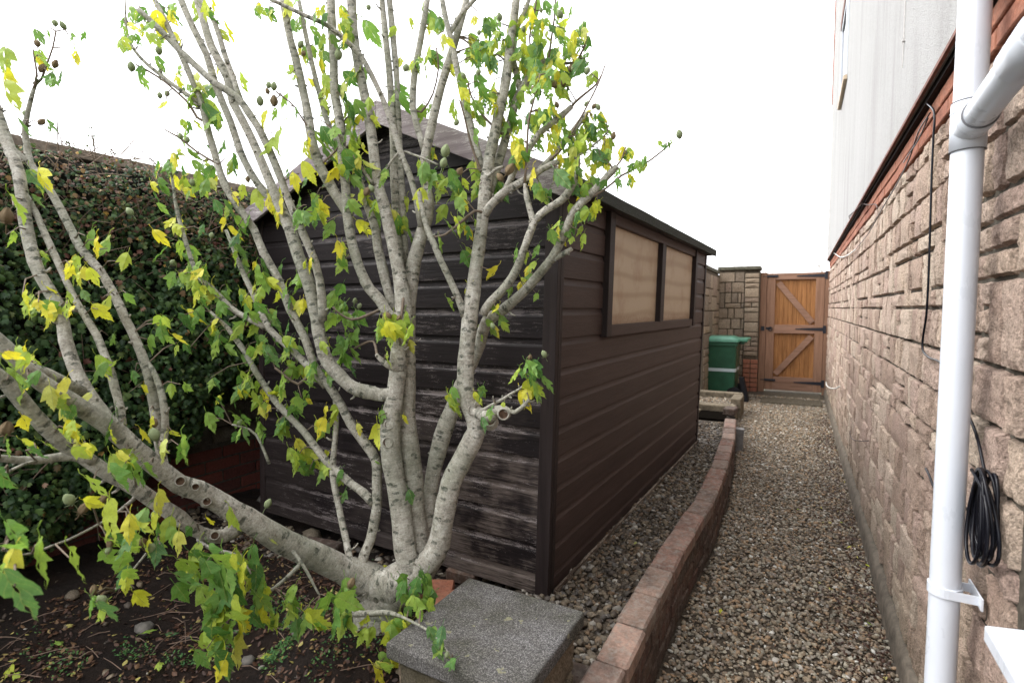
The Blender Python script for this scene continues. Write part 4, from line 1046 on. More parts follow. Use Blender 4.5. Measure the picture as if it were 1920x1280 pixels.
V, Fc, tn = leaf_cloud(np.array(P), np.array(Nl), np.array(S_), np.array(T), 'simple'); link('shoot_leaves', np_mesh('shoot_leaves', V, Fc, tn, M_HEDGE), hedge, kind='stuff')

# ------------------------------------------------------------------ far end: walls, gate, bin
GY = 9.12
bwk = empty('garden_wall', (-0.9, 9.0, 0), label='weathered buff stone garden wall with pier left of the wooden gate', cat='wall')
def gl_(p): return (p[0] + 0.9, p[1] - 9.0, p[2])
mb = MB(); mb.box(-1.14, -0.555, 9.02, 9.25, -0.05, 1.92, tr=gl_); mb.box(-1.36, -1.145, 7.6, 9.25, -0.05, 1.84, tr=gl_); mb.box(-0.755, -0.548, 8.97, 9.24, -0.05, 1.86, tr=gl_); mb.build('wall_core', m_plain('sandy_mortar', (0.10, 0.082, 0.06), 0.95, 0.1, 0.5, 40, 0.9, 0.006), bwk)
R3 = random.Random(21)
for (r, c, h, w_) in courses(23, 8, lambda r, c: False, R3):
    def fr(a, b, c_, x0=-1.14 + c * 0.048, z0=0.02 + r * 0.081): return gl_((x0 + a, 9.018 - c_, z0 + b))
    b_ = MB(); stone(b_, w_ * 0.048 - 0.01, h * 0.081 - 0.01, fr, R3.random(), 0.02, 4, 4, R3.uniform(0, 99)); b_.build('stone_block', M_BLOCK_FAR, bwk)
for (r, c, h, w_) in pack(17, 4, lambda r, c: False, R3, hw=((1, .7), (2, .3)), wr=(2, 4)):
    z0 = 0.58 + r * 0.075
    if z0 + h * .075 > 1.87: h = 1
    def fr(a, b, c_, x0=-0.755 + c * 0.0515, z0=z0): return gl_((x0 + a, 8.968 - c_, z0 + b))
    b_ = MB(); stone(b_, w_ * 0.0515 - 0.01, h * 0.075 - 0.01, fr, R3.random(), 0.022, 4, 4, R3.uniform(0, 99)); b_.build('stone_block', M_BLOCK_FAR, bwk)
for (r, c, h, w_) in courses(17, 10, lambda r, c: False, R3):
    def fr(a, b, c_, y0=9.0 - c * 0.14, z0=0.02 + r * 0.105): return gl_((-1.143 + c_, y0 - a, z0 + b))
    b_ = MB(); stone(b_, w_ * 0.14 - 0.01, h * 0.105 - 0.01, lambda a, b, c_: fr(w_ * .14 - .01 - a, b, c_) if False else fr(a, b, c_), R3.random(), 0.02, 4, 4, R3.uniform(0, 99)); b_.build('stone_block', M_BLOCK_FAR, bwk)
for row in range(7):
    for k in range(2):
        o = link('brick', bmesh_red[0], bwk); o.location = gl_((-0.705 + k * 0.108, 8.965, 0.06 + row * 0.072)); o.scale = (0.46, 1, 1.3)
for (x0, x1, y0, y1, z) in ((-1.16, -0.78, 8.97, 9.28, 1.905), (-0.79, -0.54, 8.93, 9.28, 1.900), (-1.40, -1.12, 7.58, 8.96, 1.845)):
    mb = MB(); mb.box(x0, x1, y0, y1, z, z + 0.055, tr=gl_); mb.build('coping', m_plain('mossy_coping', (0.10, 0.095, 0.07), 0.95, 0.1, 0.5, 30, 0.9, 0.01), bwk, bevel=0.01)
gate = empty('wooden_gate', (-0.07, GY, 0.05), label='ledged and braced wooden side gate with black iron hinges', cat='gate')
GL, GR, GT, GB = -0.455, 0.315, 1.845, 0.055
def gg(p): return (p[0] + 0.07, p[1] - GY, p[2] - 0.05)
def gbx(name, x0, x1, y0, y1, z0, z1, m, bev=0.004, par=None, **k):
    mb = MB(); mb.box(x0, x1, y0, y1, z0, z1, tr=gg); return mb.build(name, m, par or gate, bevel=bev, **k)
gbx('post', -0.547, GL - 0.004, GY - 0.02, GY + 0.07, 0.0, 1.86, M_GATE_F); gbx('post', GR + 0.004, WX + 0.004, GY - 0.02, GY + 0.07, 0.0, 1.86, M_GATE_F)
for a_, b_ in ((GL - 0.02, GL + 0.02), (GR - 0.02, GR + 0.02)): gbx('door_stop', a_, b_, GY + 0.046, GY + 0.069, 0.06, 1.85, M_GATE_F)
gbx('stile', GL, GL + 0.115, GY, GY + 0.045, GB, GT, M_GATE_F); gbx('stile', GR - 0.115, GR, GY, GY + 0.045, GB, GT, M_GATE_F)
for z0, z1 in ((GT - 0.10, GT - .001), (0.93, 1.06), (GB + .001, 0.26)): gbx('rail', GL + 0.1155, GR - 0.1155, GY + 0.001, GY + 0.044, z0, z1, M_GATE_R)
x = GL + 0.1155; n_b = 9; bwid = (GR - GL - 0.231) / n_b
for i in range(n_b):
    gbx('gate_board', x + i * bwid + (0.0002 if i else -0.03), x + (i + 1) * bwid - (0.0002 if i < n_b - 1 else -0.03), GY + 0.0455, GY + 0.062, GB + 0.03, GT - 0.03, M_GATE_B, 0.005)
gbx('leak_backing', GL + 0.09, GR - 0.09, GY + 0.0622, GY + 0.066, GB + 0.03, GT - 0.03, M_GATE_B, 0)  # added panel, keeps sky light from leaking between the boards
def brace(xa, za, xb, zb, wd=0.085):
    d = np.array([xb - xa, zb - za]); d /= np.linalg.norm(d); n = np.array([-d[1], d[0]]) * wd / 2
    a, b = np.array([xa, za]), np.array([xb, zb]); vs = []
    for y in (GY + 0.012, GY + 0.0435):
        for p in (a - n, a + n, b + n, b - n): vs.append(gg((p[0], y, p[1])))
    mb = MB(); mb.add(vs, [(0, 1, 2, 3), (4, 7, 6, 5), (0, 4, 5, 1), (1, 5, 6, 2), (2, 6, 7, 3), (3, 7, 4, 0)]); mb.build('brace', M_GATE_R, gate, bevel=0.003)
brace(GL + 0.155, GT - 0.145, GR - 0.145, 1.095); brace(GL + 0.145, 0.30, GR - 0.15, 0.89)
for z in (GT - 0.05, 1.0, 0.19):
    mb = MB(); x1 = GR - 0.004; vs = []
    for y in (GY - 0.006, GY - 0.001):
        for (x, dz) in ((x1, -0.026), (x1, 0.026), (x1 - 0.36, 0.007), (x1 - 0.37, 0.0), (x1 - 0.36, -0.007)): vs.append(gg((x, y, z + dz)))
    mb.add(vs, [(0, 1, 2, 3, 4), (9, 8, 7, 6, 5), (0, 5, 6, 1), (1, 6, 7, 2), (2, 7, 8, 3), (3, 8, 9, 4), (4, 9, 5, 0)])
    mb.box(x1 + 0.001, x1 + 0.036, GY - 0.026, GY - 0.0205, z - 0.055, z + 0.055, tr=gg)
    tube(mb, [gg((x1 + 0.004, GY - 0.018, z - 0.05)), gg((x1 + 0.004, GY - 0.018, z + 0.05))], 0.009, 8)
    mb.build('hinge', M_IRON, gate)
mb = MB(); mb.box(GL - 0.05, GL + 0.07, GY - 0.008, GY - 0.002, 0.985, 1.02, tr=gg); mb.box(GL - 0.07, GL - 0.02, GY - 0.030, GY - 0.021, 0.965, 1.035, tr=gg)
tube(mb, [gg((GL + 0.06 + 0.026 * math.cos(a), GY - 0.014, 0.995 + 0.030 * math.sin(a))) for a in np.linspace(0, 2 * math.pi, 13)], 0.007, 6, cap=False)
mb.build('ring_latch', M_IRON, gate)
for z in (GT - 0.045, 0.205):
    mb = MB(); mb.box(GL - 0.06, GL + 0.15, GY - 0.008, GY - 0.001, z - 0.018, z + 0.018, tr=gg); tube(mb, [gg((GL - 0.06, GY - 0.016, z)), gg((GL + 0.13, GY - 0.016, z))], 0.008, 8); mb.build('bolt', M_IRON, gate)
mb = MB(); mb.box(-0.45, 0.30, 8.05, 9.6, -0.04, 0.030); mb.build('door_step', M_CONC, None, label='flat grey concrete step in front of the wooden gate', cat='step', bevel=0.01)
bpy.data.objects['door_step'].data.materials[0] = m_plain('gritty_step', (0.085, 0.072, 0.052), 0.95, 0.1, 0.5, 30, 0.9, 0.008)

# wheelie bin, hinge side towards the path
bn = empty('wheelie_bin', (-1.06, 8.25, 0.02), label='green wheelie bin with pale lid standing at the end of the shed', cat='bin')
def frus(mb, z0, z1, a0, b0, a1, b1, r=0.03, cx0=0, cx1=0):
    vs = []
    for (z, a, b, cx) in ((z0, a0, b0, cx0), (z1, a1, b1, cx1)):
        for (sx_, sy_) in ((1, -1), (1, 1), (-1, 1), (-1, -1)):
            for t in range(4):
                th = {(1, -1): -math.pi / 2, (1, 1): 0, (-1, 1): math.pi / 2, (-1, -1): math.pi}[(sx_, sy_)] + t * math.pi / 6
                vs.append((cx + sx_ * (a - r) + r * math.cos(th), sy_ * (b - r) + r * math.sin(th), z))
    fs = [(i, (i + 1) % 16, 16 + (i + 1) % 16, 16 + i) for i in range(16)] + [tuple(range(16))[::-1], tuple(range(16, 32))]
    return mb.add(vs, fs)
mb = MB(); frus(mb, 0.03, 0.81, 0.278, 0.240, 0.305, 0.262); frus(mb, 0.765, 0.815, 0.322, 0.278, 0.322, 0.278); mb.build('body', M_BIN, bn, bevel=0.004)
mb = MB(); frus(mb, 0.40, 0.445, 0.2935, 0.2535, 0.2950, 0.2550); mb.build('stripe', M_STRIPE, bn)
mb = MB(); frus(mb, 0.818, 0.856, 0.335, 0.292, 0.328, 0.285); frus(mb, 0.8565, 0.892, 0.318, 0.275, 0.23, 0.20); mb.box(0.30, 0.44, -0.27, 0.27, 0.832, 0.868); lid = mb.build('lid', M_LID, bn, bevel=0.006)
mb = MB(); tube(mb, [(0.39, -0.26, 0.825), (0.39, 0.26, 0.825)], 0.014, 10); mb.box(0.28, 0.395, -0.2, -0.17, 0.79, 0.83); mb.box(0.28, 0.395, 0.17, 0.2, 0.79, 0.83); mb.build('handle', M_BIN, bn)
for s in (-1, 1):
    mb = MB(); tube(mb, [(0.27, s * 0.22 - 0.025, 0.09), (0.27, s * 0.22 + 0.025, 0.09)], 0.10, 20); mb.build('wheel', M_RUBBER, bn, bevel=0.008)
mb = MB(); frus(mb, -0.02, 0.32, 0.035, 0.10, 0.03, 0.08, 0.012, 0, -0.07); o = mb.build('rubber_mat', M_RUBBER, None, label='black rubber mat folded against the green bin by the gate', cat='mat'); o.location = (-0.63, 8.12, 0.02)

# raised bed kerbs beyond the shed
for i, (x0, x1, y0, y1, z0, z1, rz, lab) in enumerate([
        (-1.25, -0.60, 7.18, 7.30, -0.02, 0.245, 0.02, 'long mossy kerb stone at the back of the raised bed near the bin'),
        (-0.70, -0.58, 6.78, 7.16, -0.02, 0.24, 0.0, 'short kerb stone on the path side of the far raised bed'),
        (-1.02, -0.575, 6.10, 6.24, -0.02, 0.262, -0.03, 'mossy sleeper across the raised bed behind the dark pit'),
        (-1.10, -0.92, 5.55, 6.08, -0.02, 0.215, 0.0, 'flat grey stone beside the dark pit at the shed corner')]):
    cx_, cy_ = (x0 + x1) / 2, (y0 + y1) / 2
    mb = MB(); n_ = 8; L = [(a, b_, c) for a in (x0 - cx_, x1 - cx_) for b_ in (y0 - cy_, y1 - cy_) for c in (z0, z1)]
    mb.box(x0 - cx_, x1 - cx_, y0 - cy_, y1 - cy_, z0, z1); o = mb.build('kerb_stone', m_plain('mossy_kerb', (0.15, 0.125, 0.09), 0.95, 0.1, 0.5, 22, 0.9, 0.008), None, label=lab, cat='kerb', bevel=0.014); o.location = (cx_, cy_, 0); o.rotation_euler = (0, 0, rz)
mb = MB(); mb.box(-0.93, -0.60, 5.66, 6.095, 0.17, 0.196); o = mb.build('pit_shade', m_plain('painted_pit_shade', (0.006, 0.005, 0.004), 1.0, 0.0), None, kind='structure')  # black slab on the bed, painted shade of a sunken hollow
mb = MB(); mb.box(-0.05, 0.05, -0.025, 0.03, 0, 0.225); o = mb.build('grey_block', M_CONC, None, label='grey concrete block leaning beside the far end of brick wall', cat='block', bevel=0.005); o.location = (-0.475, 5.22, -0.0); o.rotation_euler = (0.14, 0.05, 0.05)
# end brick at the far tip of the wall
o = link('loose_brick', brick_mesh('brick', 0.20, 0.11, 0.065, M_BRICK_SIDE, 0.008, 90), None, label='old brick laid on the far tip of the retaining wall', cat='brick'); o.location = (-0.575, 5.62, 0.30); o.rotation_euler = (0, 0, 1.5)
# red edging bricks near the trunk
for i, (u, v, rz, lab) in enumerate([(818, 1100, 0.5, 'red brick on the soil between tree trunk and shed front'), (838, 1123, 0.9, 'red brick half hidden by the left corner of concrete cap'), (872, 1065, 0.1, 'dark red brick lying against the foot of the shed front'), (600, 1020, 0.2, 'dull red brick lying flat behind the leaning trunk')]):
    p = onz(u, v, 0.175); o = link('loose_brick', brick_mesh('brick', 0.14 if i < 3 else .2, 0.10, 0.055, M_BRICK_RED if i < 2 else M_BRICK_SIDE, 0.006, 50 + i), None, label=lab, cat='brick'); o.location = (p[0], p[1], 0.155); o.rotation_euler = (0.05, 0.03, rz)

# distant bare trees beyond the gate
def bare_tree(x, y, h, lab, seed):
    R = random.Random(seed); root = empty('bare_tree', (x, y, 0), label=lab, cat='tree', group='bare trees beyond the gate')
    mb = MB(); tw = MB(); P, Nl = [], []
    def grow(mbx, p, d, L, r, lev):
        pts = [p]; q = p.copy(); dd = d.copy()
        for k in range(4):
            dd = dd + np.array([R.gauss(0, .16), R.gauss(0, .16), R.gauss(0, .08) + .03]); dd /= np.linalg.norm(dd); q = q + dd * L / 4; pts.append(q.copy())
        tube(mbx, pts, np.linspace(r, r * 0.5, 5), 6 if lev < 2 else 3, cap=False)
        if lev > 2: P.extend(pts[2:])
        if lev < 5:
            for k in range(3):
                a = pts[R.randint(2, 4)]; nd = dd + np.array([R.gauss(0, .7), R.gauss(0, .7), R.gauss(.1, .35)]); nd /= np.linalg.norm(nd); grow(tw, a, nd, L * R.uniform(.5, .75), r * 0.45, lev + 1)
    grow(mb, np.array([0, 0, 0.0]), np.array([0, 0, 1.0]), h * 0.45, h * 0.02, 0)
    mb.build('trunk', M_TWIG, root, smooth=True); tw.build('crown', m_plain('pale_twig_haze', (0.30, 0.27, 0.24), .9), root, kind='stuff')
bare_tree(0.35, 22, 4.3, 'bare twiggy tree behind the gate beside the house corner', 3)
bare_tree(-1.9, 22.5, 3.6, 'low bare tree behind the stone wall pier left of the gate', 8)
# ------------------------------------------------------------------ the multi-stemmed shrub in front of the shed
TB = onz(712, 1165, 0.13)
tree = empty('hibiscus_tree', TB, label='multi stemmed pale barked shrub with yellowing leaves and round seed pods', cat='tree')
def tl(p): return np.array(p, float) - TB
# stems as traced: (u, v, distance) and width in the photograph's pixels
STEMS = [
 # name, [(u, v, d, width)...]
 ('limb', [(722,1110,1.80,88),(690,1090,1.80,80),(640,1065,1.76,62),(588,1040,1.71,56),(537,1018,1.67,56),(487,988,1.62,52),(437,957,1.57,50),(400,935,1.54,46),(370,917,1.51,46),(336,908,1.48,44),(286,868,1.42,42),(252,840,1.39,42),(202,795,1.34,42),(134,754,1.28,40),(77,716,1.23,38),(30,672,1.19,38),(-40,610,1.14,38),(-120,560,1.10,36)]),
 ('limb', [(455,985,1.60,36),(420,1003,1.57,30),(390,1004,1.54,28),(360,990,1.50,30),(336,971,1.47,34),(302,947,1.43,34),(255,917,1.38,34),(208,890,1.33,34),(168,863,1.30,35),(118,830,1.25,36),(84,800,1.22,36),(44,753,1.18,36),(10,716,1.15,34),(-50,670,1.10,34)]),
 ('limb', [(175,866,1.30,26),(134,853,1.27,24),(67,863,1.22,20),(0,858,1.16,18),(-60,850,1.1,16)]),
 ('stem', [(215,806,1.35,34),(190,772,1.36,32),(168,742,1.37,31),(144,699,1.38,30),(124,638,1.40,29),(111,575,1.41,28),(74,514,1.42,28),(50,430,1.44,28),(34,323,1.46,26),(18,280,1.47,26),(-5,210,1.49,24),(-30,130,1.5,22)]),
 ('limb', [(155,735,1.36,26),(120,716,1.31,26),(84,699,1.27,26),(34,679,1.22,26),(0,648,1.18,28),(-40,620,1.15,28)]),
 ('stem', [(346,907,1.49,28),(322,900,1.49,26),(308,875,1.49,24),(298,822,1.49,23),(290,768,1.50,22),(279,705,1.51,22),(265,662,1.51,21),(249,625,1.52,20),(235,598,1.52,20),(215,554,1.53,20),(188,507,1.54,19),(151,467,1.55,19),(134,430,1.56,18),(114,393,1.57,18),(87,346,1.58,17),(57,306,1.59,16),(50,269,1.6,15),(47,235,1.6,13),(58,185,1.6,10),(67,158,1.6,7),(78,148,1.6,6)]),
 ('stem', [(304,860,1.47,16),(310,800,1.48,17),(306,749,1.49,16),(292,705,1.50,13),(278,680,1.51,9)]),
 ('stem', [(228,812,1.36,22),(225,766,1.38,20),(215,726,1.39,19),(202,679,1.40,18),(181,628,1.41,17),(158,591,1.42,16),(141,561,1.43,16),(111,497,1.45,16),(85,440,1.46,15),(67,400,1.47,14),(45,360,1.48,12)]),
 ('stem', [(57,306,1.59,13),(40,292,1.58,12),(22,276,1.57,11),(5,262,1.56,9)]),
 # thin ones rising from the leaning limb
 ('stem', [(678,1064,1.79,24),(684,1040,1.80,23),(694,1010,1.82,22),(702,975,1.84,22),(706,938,1.85,22),(707,895,1.86,22),(705,862,1.86,22),(687,833,1.86,22),(657,793,1.86,20),(640,759,1.86,20),(611,716,1.86,19),(588,682,1.86,18),(571,632,1.86,18),(544,581,1.86,18),(524,527,1.87,18),(494,474,1.87,18),(477,430,1.88,18),(447,390,1.88,17),(423,349,1.89,17),(407,302,1.90,16),(393,255,1.90,16),(380,202,1.91,15),(363,158,1.92,15),(343,111,1.92,14),(323,67,1.93,13),(302,27,1.94,12),(280,-20,1.95,11)]),
 ('stem', [(659,1056,1.78,16),(653,1032,1.80,16),(645,996,1.84,15),(633,938,1.88,15),(624,889,1.90,15),(625,850,1.92,13),(631,800,1.94,12),(630,766,1.95,11),(626,735,1.96,8)]),
 ('stem', [(700,944,1.85,20),(682,924,1.86,19),(660,908,1.88,18),(632,885,1.9,18),(606,858,1.92,17),(571,810,1.94,16),(540,778,1.95,15),(514,749,1.96,15),(480,699,1.98,14),(460,659,1.98,13),(437,628,1.99,12),(418,606,2.0,9),(395,585,2.0,6)]),
 ('stem', [(611,724,1.87,18),(585,695,1.88,16),(544,652,1.9,15),(504,615,1.92,15),(474,548,1.94,13),(447,490,1.96,11),(423,432,1.98,8)]),
 ('stem', [(500,616,1.92,13),(447,588,1.92,13),(420,564,1.92,12),(395,538,1.93,12),(370,514,1.93,11),(350,460,1.94,10),(333,400,1.95,9),(325,350,1.96,7),(318,310,1.97,5)]),
 # big curved branch to the left of the main trunk
 ('stem', [(745,738,1.84,30),(720,740,1.84,30),(700,738,1.84,30),(670,730,1.83,30),(648,715,1.83,30),(625,692,1.83,30),(608,665,1.83,30),(598,620,1.83,29),(590,580,1.83,28),(578,531,1.83,28),(560,480,1.83,27),(544,430,1.84,26),(524,386,1.84,23),(497,319,1.85,20),(470,255,1.86,19),(437,192,1.87,19),(427,148,1.87,18),(396,87,1.88,18),(380,34,1.89,17),(362,-30,1.9,16)]),
 ('stem', [(604,600,1.81,20),(604,556,1.80,19),(590,490,1.79,18),(564,430,1.78,18),(550,397,1.77,18),(537,363,1.77,17),(520,320,1.76,17),(504,279,1.76,17),(485,240,1.75,17),(466,212,1.75,17),(443,181,1.75,17),(403,155,1.74,16),(370,126,1.74,15),(336,94,1.73,15),(300,56,1.73,14),(264,22,1.72,13),(262,18,1.72,12)]),
 ('stem', [(548,425,1.86,18),(529,393,1.87,18),(497,361,1.88,17),(470,323,1.88,17),(450,282,1.89,17),(433,228,1.9,17),(403,158,1.91,16),(386,101,1.92,16),(363,54,1.92,16),(339,0,1.93,16),(325,-40,1.94,15)]),
 ('stem', [(452,190,1.76,13),(437,144,1.78,13),(420,101,1.79,12),(403,44,1.80,12),(380,0,1.82,11),(368,-30,1.83,10)]),
 ('stem', [(377,196,1.91,10),(340,170,1.9,10),(300,140,1.9,9),(265,110,1.9,8),(243,80,1.9,6),(236,40,1.9,5),(236,0,1.9,4)]),
 # left main stem pair
 ('trunk', [(772,1090,1.80,60),(764,1050,1.80,48),(757,1010,1.81,45),(750,943,1.82,42),(737,869,1.83,42),(731,809,1.83,40),(738,750,1.84,36),(745,700,1.84,34),(749,655,1.84,34),(756,610,1.85,36),(757,575,1.85,36),(752,530,1.86,30),(742,480,1.86,25),(730,430,1.87,24),(718,380,1.87,23),(707,336,1.88,22),(694,235,1.88,20),(674,134,1.89,19),(662,60,1.9,19),(658,-30,1.92,18)]),
 ('trunk', [(785,1080,1.84,54),(783,1017,1.86,46),(775,928,1.88,44),(767,839,1.89,42),(762,760,1.90,36),(763,700,1.90,36),(763,640,1.90,34),(764,580,1.90,34),(772,514,1.91,30),(782,470,1.91,28),(795,425,1.92,26),(803,385,1.92,24),(800,350,1.92,20),(797,300,1.93,20),(806,250,1.93,19),(815,210,1.94,18),(828,160,1.95,17),(841,118,1.96,17),(856,70,1.96,15),(872,10,1.97,14),(880,-30,1.98,12)]),
 ('stem', [(797,285,1.93,15),(785,245,1.94,15),(774,202,1.95,15),(776,150,1.96,15),(784,101,1.97,14),(794,50,1.97,14),(803,-10,1.98,13)]),
 ('stem', [(746,600,1.84,24),(728,588,1.84,24),(711,562,1.84,24),(692,540,1.84,23),(680,515,1.84,22),(667,480,1.84,22),(655,430,1.84,21),(648,349,1.85,21),(641,292,1.85,20),(638,236,1.86,20),(629,180,1.86,20),(626,110,1.87,19),(622,40,1.88,19),(620,-30,1.9,18)]),
 ('stem', [(742,590,1.88,22),(728,545,1.90,22),(716,500,1.92,22),(708,464,1.93,20),(704,430,1.94,19),(690,390,1.95,17),(675,340,1.96,16),(668,300,1.97,14),(664,260,1.98,12)]),
 ('stem', [(752,545,1.9,18),(748,480,1.93,19),(745,430,1.95,19),(740,340,1.97,18),(737,250,1.98,17),(732,160,2.0,16),(727,100,2.0,15),(718,20,2.02,14),(714,-30,2.02,13)]),
 ('stem', [(760,500,1.95,15),(756,420,1.97,17),(751,340,1.98,17),(748,270,1.99,16),(746,210,2.0,15),(745,150,2.0,14),(738,80,2.02,14),(730,0,2.03,13),(728,-30,2.03,12)]),
 ('stem', [(655,405,1.86,22),(642,382,1.86,24),(629,364,1.86,24),(612,335,1.86,23),(600,311,1.86,22),(590,280,1.86,22),(582,246,1.86,20),(573,195,1.87,19),(558,130,1.88,18),(545,75,1.88,17),(534,20,1.89,16),(526,-30,1.9,15)]),
 ('stem', [(640,290,1.87,13),(625,255,1.89,13),(610,220,1.9,12),(600,180,1.91,12),(585,120,1.92,11),(572,60,1.93,11),(560,0,1.94,10)]),
 ('stem', [(790,425,1.88,14),(781,370,1.87,14),(768,330,1.87,13),(756,300,1.86,14),(740,250,1.86,14),(724,202,1.85,13),(706,158,1.85,12),(690,130,1.84,12),(676,106,1.84,12),(650,78,1.83,11),(620,52,1.83,11),(585,34,1.82,10),(545,16,1.82,9),(500,-4,1.81,8)]),
 # back stem leaning right
 ('stem', [(797,1020,1.90,30),(803,960,1.93,30),(812,890,1.96,34),(828,820,1.98,38),(848,768,2.0,34),(862,725,2.0,28),(885,680,1.98,26),(900,645,1.95,26),(912,605,1.90,26),(938,585,1.87,24),(962,564,1.84,22),(990,538,1.80,21),(1010,515,1.78,20),(1036,484,1.75,20),(1054,450,1.73,19),(1070,408,1.71,18),(1090,380,1.70,18),(1115,357,1.69,17),(1140,330,1.68,16),(1158,311,1.67,14)]),
 ('stem', [(1036,484,1.75,15),(1054,478,1.74,13),(1072,466,1.73,10)]),
 # right main stem
 ('trunk', [(775,1092,1.80,60),(798,1062,1.79,50),(824,1017,1.79,46),(831,975,1.79,44),(846,905,1.79,42),(862,872,1.80,42),(880,838,1.80,42),(893,806,1.80,42),(888,775,1.80,38),(875,745,1.80,36),(872,700,1.80,34),(875,650,1.80,32),(880,600,1.80,32),(887,545,1.81,30),(897,470,1.82,26),(905,420,1.82,25),(908,370,1.83,25),(913,320,1.84,24),(925,262,1.85,23),(937,210,1.86,21),(948,150,1.87,20),(958,80,1.88,18),(968,0,1.89,17),(972,-30,1.9,17)]),
 ('stem', [(872,592,1.80,20),(858,555,1.79,16),(842,521,1.79,15),(826,490,1.78,14),(814,460,1.78,14),(801,430,1.79,13),(792,395,1.8,12),(786,360,1.8,11)]),
 ('stem', [(905,590,1.80,20),(920,566,1.79,20),(942,544,1.77,19),(960,520,1.76,19),(974,490,1.74,18),(985,460,1.73,17),(996,430,1.72,16),(1004,412,1.72,17),(1025,393,1.71,17),(1055,374,1.70,17),(1075,345,1.69,16),(1082,310,1.69,14),(1083,300,1.69,12)]),
 ('stem', [(1001,420,1.72,14),(994,396,1.73,13),(987,368,1.73,12),(984,345,1.74,9)]),
 ('stem', [(902,322,1.84,17),(893,275,1.85,16),(880,230,1.86,16),(868,180,1.87,15),(861,145,1.87,14),(850,100,1.88,14),(842,60,1.88,13),(833,20,1.89,12),(826,-20,1.9,11)]),
 ('stem', [(844,62,1.88,11),(858,38,1.88,11),(872,18,1.88,10),(890,0,1.88,9),(905,-20,1.88,8)]),
 ('stem', [(908,405,1.82,20),(920,385,1.80,19),(943,363,1.78,19),(966,348,1.77,18),(993,333,1.75,17),(1020,316,1.74,15),(1050,302,1.73,12),(1080,295,1.72,6),(1110,275,1.71,5),(1140,248,1.7,4)]),
 ('stem', [(935,375,1.80,16),(955,340,1.80,15),(970,305,1.80,15),(990,280,1.80,15),(1010,252,1.80,14),(1040,228,1.80,14),(1072,200,1.80,12)]),
 ('stem', [(1003,328,1.76,14),(1028,302,1.76,14),(1050,276,1.76,14),(1075,244,1.75,13),(1100,213,1.75,12)]),
 ('stem', [(915,370,1.86,20),(930,320,1.88,20),(945,270,1.89,20),(958,225,1.9,19),(972,180,1.9,18),(990,148,1.9,17),(1008,128,1.9,16),(1022,112,1.9,13)]),
 ('stem', [(975,170,1.9,14),(962,110,1.91,13),(966,60,1.92,12),(985,20,1.92,10),(1000,-20,1.93,9)]),
 # spur with cut ends on the right
 ('stem', [(885,770,1.80,30),(905,776,1.77,30),(920,782,1.74,28),(932,770,1.72,24),(948,768,1.70,14),(965,772,1.69,10),(985,757,1.67,9),(992,748,1.66,7)]),
 ('stem', [(900,772,1.76,9),(930,755,1.74,7),(955,740,1.72,6),(975,728,1.71,5),(990,715,1.70,4)]),
 ('stem', [(752,690,1.83,20),(742,690,1.81,16),(726,685,1.79,14),(712,672,1.78,11),(706,664,1.78,9)]),
 # low twigs near the ground
 ('twig', [(655,1100,1.74,22),(650,1146,1.66,16),(690,1150,1.60,14),(725,1148,1.57,13),(752,1155,1.53,8),(774,1166,1.48,6),(800,1180,1.43,5),(828,1206,1.37,4),(850,1236,1.31,4)]),
 ('twig', [(757,1160,1.55,6),(748,1190,1.53,5),(738,1225,1.51,4)]),
 ('twig', [(540,1020,1.66,10),(555,1040,1.64,9),(572,1066,1.62,8),(590,1098,1.60,6),(600,1115,1.59,5)]),
 ('twig', [(250,935,1.38,10),(235,948,1.34,8),(205,972,1.25,6),(165,994,1.14,6),(125,1012,1.05,6),(80,1030,0.95,6),(40,1040,0.86,5),(5,1030,0.8,4)]),
 ('twig', [(330,985,1.46,8),(300,1010,1.40,7),(275,1035,1.34,6),(255,1060,1.28,5),(235,1085,1.22,5),(215,1105,1.17,4)]),
 ('twig', [(372,1012,1.52,9),(400,1030,1.46,8),(430,1035,1.42,7),(455,1048,1.38,5),(470,1075,1.36,4)]),
 ('twig', [(560,1060,1.62,11),(530,1090,1.55,9),(500,1110,1.50,8),(470,1110,1.45,6),(440,1085,1.41,5)]),
 ('twig', [(70,862,1.22,8),(45,870,1.18,8),(15,885,1.14,7),(-20,900,1.1,6)]),
 ('twig', [(1090,378,1.70,6),(1130,358,1.68,5),(1165,330,1.66,5),(1200,312,1.64,4),(1235,288,1.62,4),(1262,266,1.6,3)]),
 ('twig', [(1130,345,1.68,6),(1150,318,1.67,5),(1165,300,1.66,4),(1172,280,1.66,4)]),
 ('twig', [(983,345,1.74,6),(988,290,1.74,5),(992,230,1.73,5),(1003,180,1.72,4),(1012,140,1.72,3)]),
 ('twig', [(1028,110,1.9,6),(1036,60,1.9,5),(1040,20,1.9,4),(1044,-20,1.9,4)]),
 ('twig', [(1000,112,1.86,5),(992,70,1.86,4),(1003,20,1.86,4),(1006,-15,1.86,4)]),
 ('twig', [(900,318,1.83,6),(880,262,1.82,5),(872,230,1.81,4),(862,190,1.8,4)]),
 ('twig', [(940,250,1.86,6),(905,215,1.84,5),(888,190,1.83,4),(878,160,1.82,4)]),
 ('twig', [(1060,120,1.84,6),(1085,110,1.82,5),(1100,70,1.8,4),(1092,40,1.8,3)]),
 ('twig', [(1030,300,1.72,6),(1060,270,1.71,5),(1100,200,1.7,4),(1120,160,1.7,4),(1135,120,1.7,3)]),
 ('twig', [(1080,190,1.78,6),(1110,165,1.76,5),(1122,150,1.75,4),(1128,140,1.75,3)]),
 ('twig', [(757,560,1.83,7),(752,590,1.80,6),(748,620,1.78,6),(752,645,1.77,5)]),
 ('twig', [(575,235,1.85,5),(555,205,1.84,4),(535,185,1.83,4),(518,172,1.82,4)]),
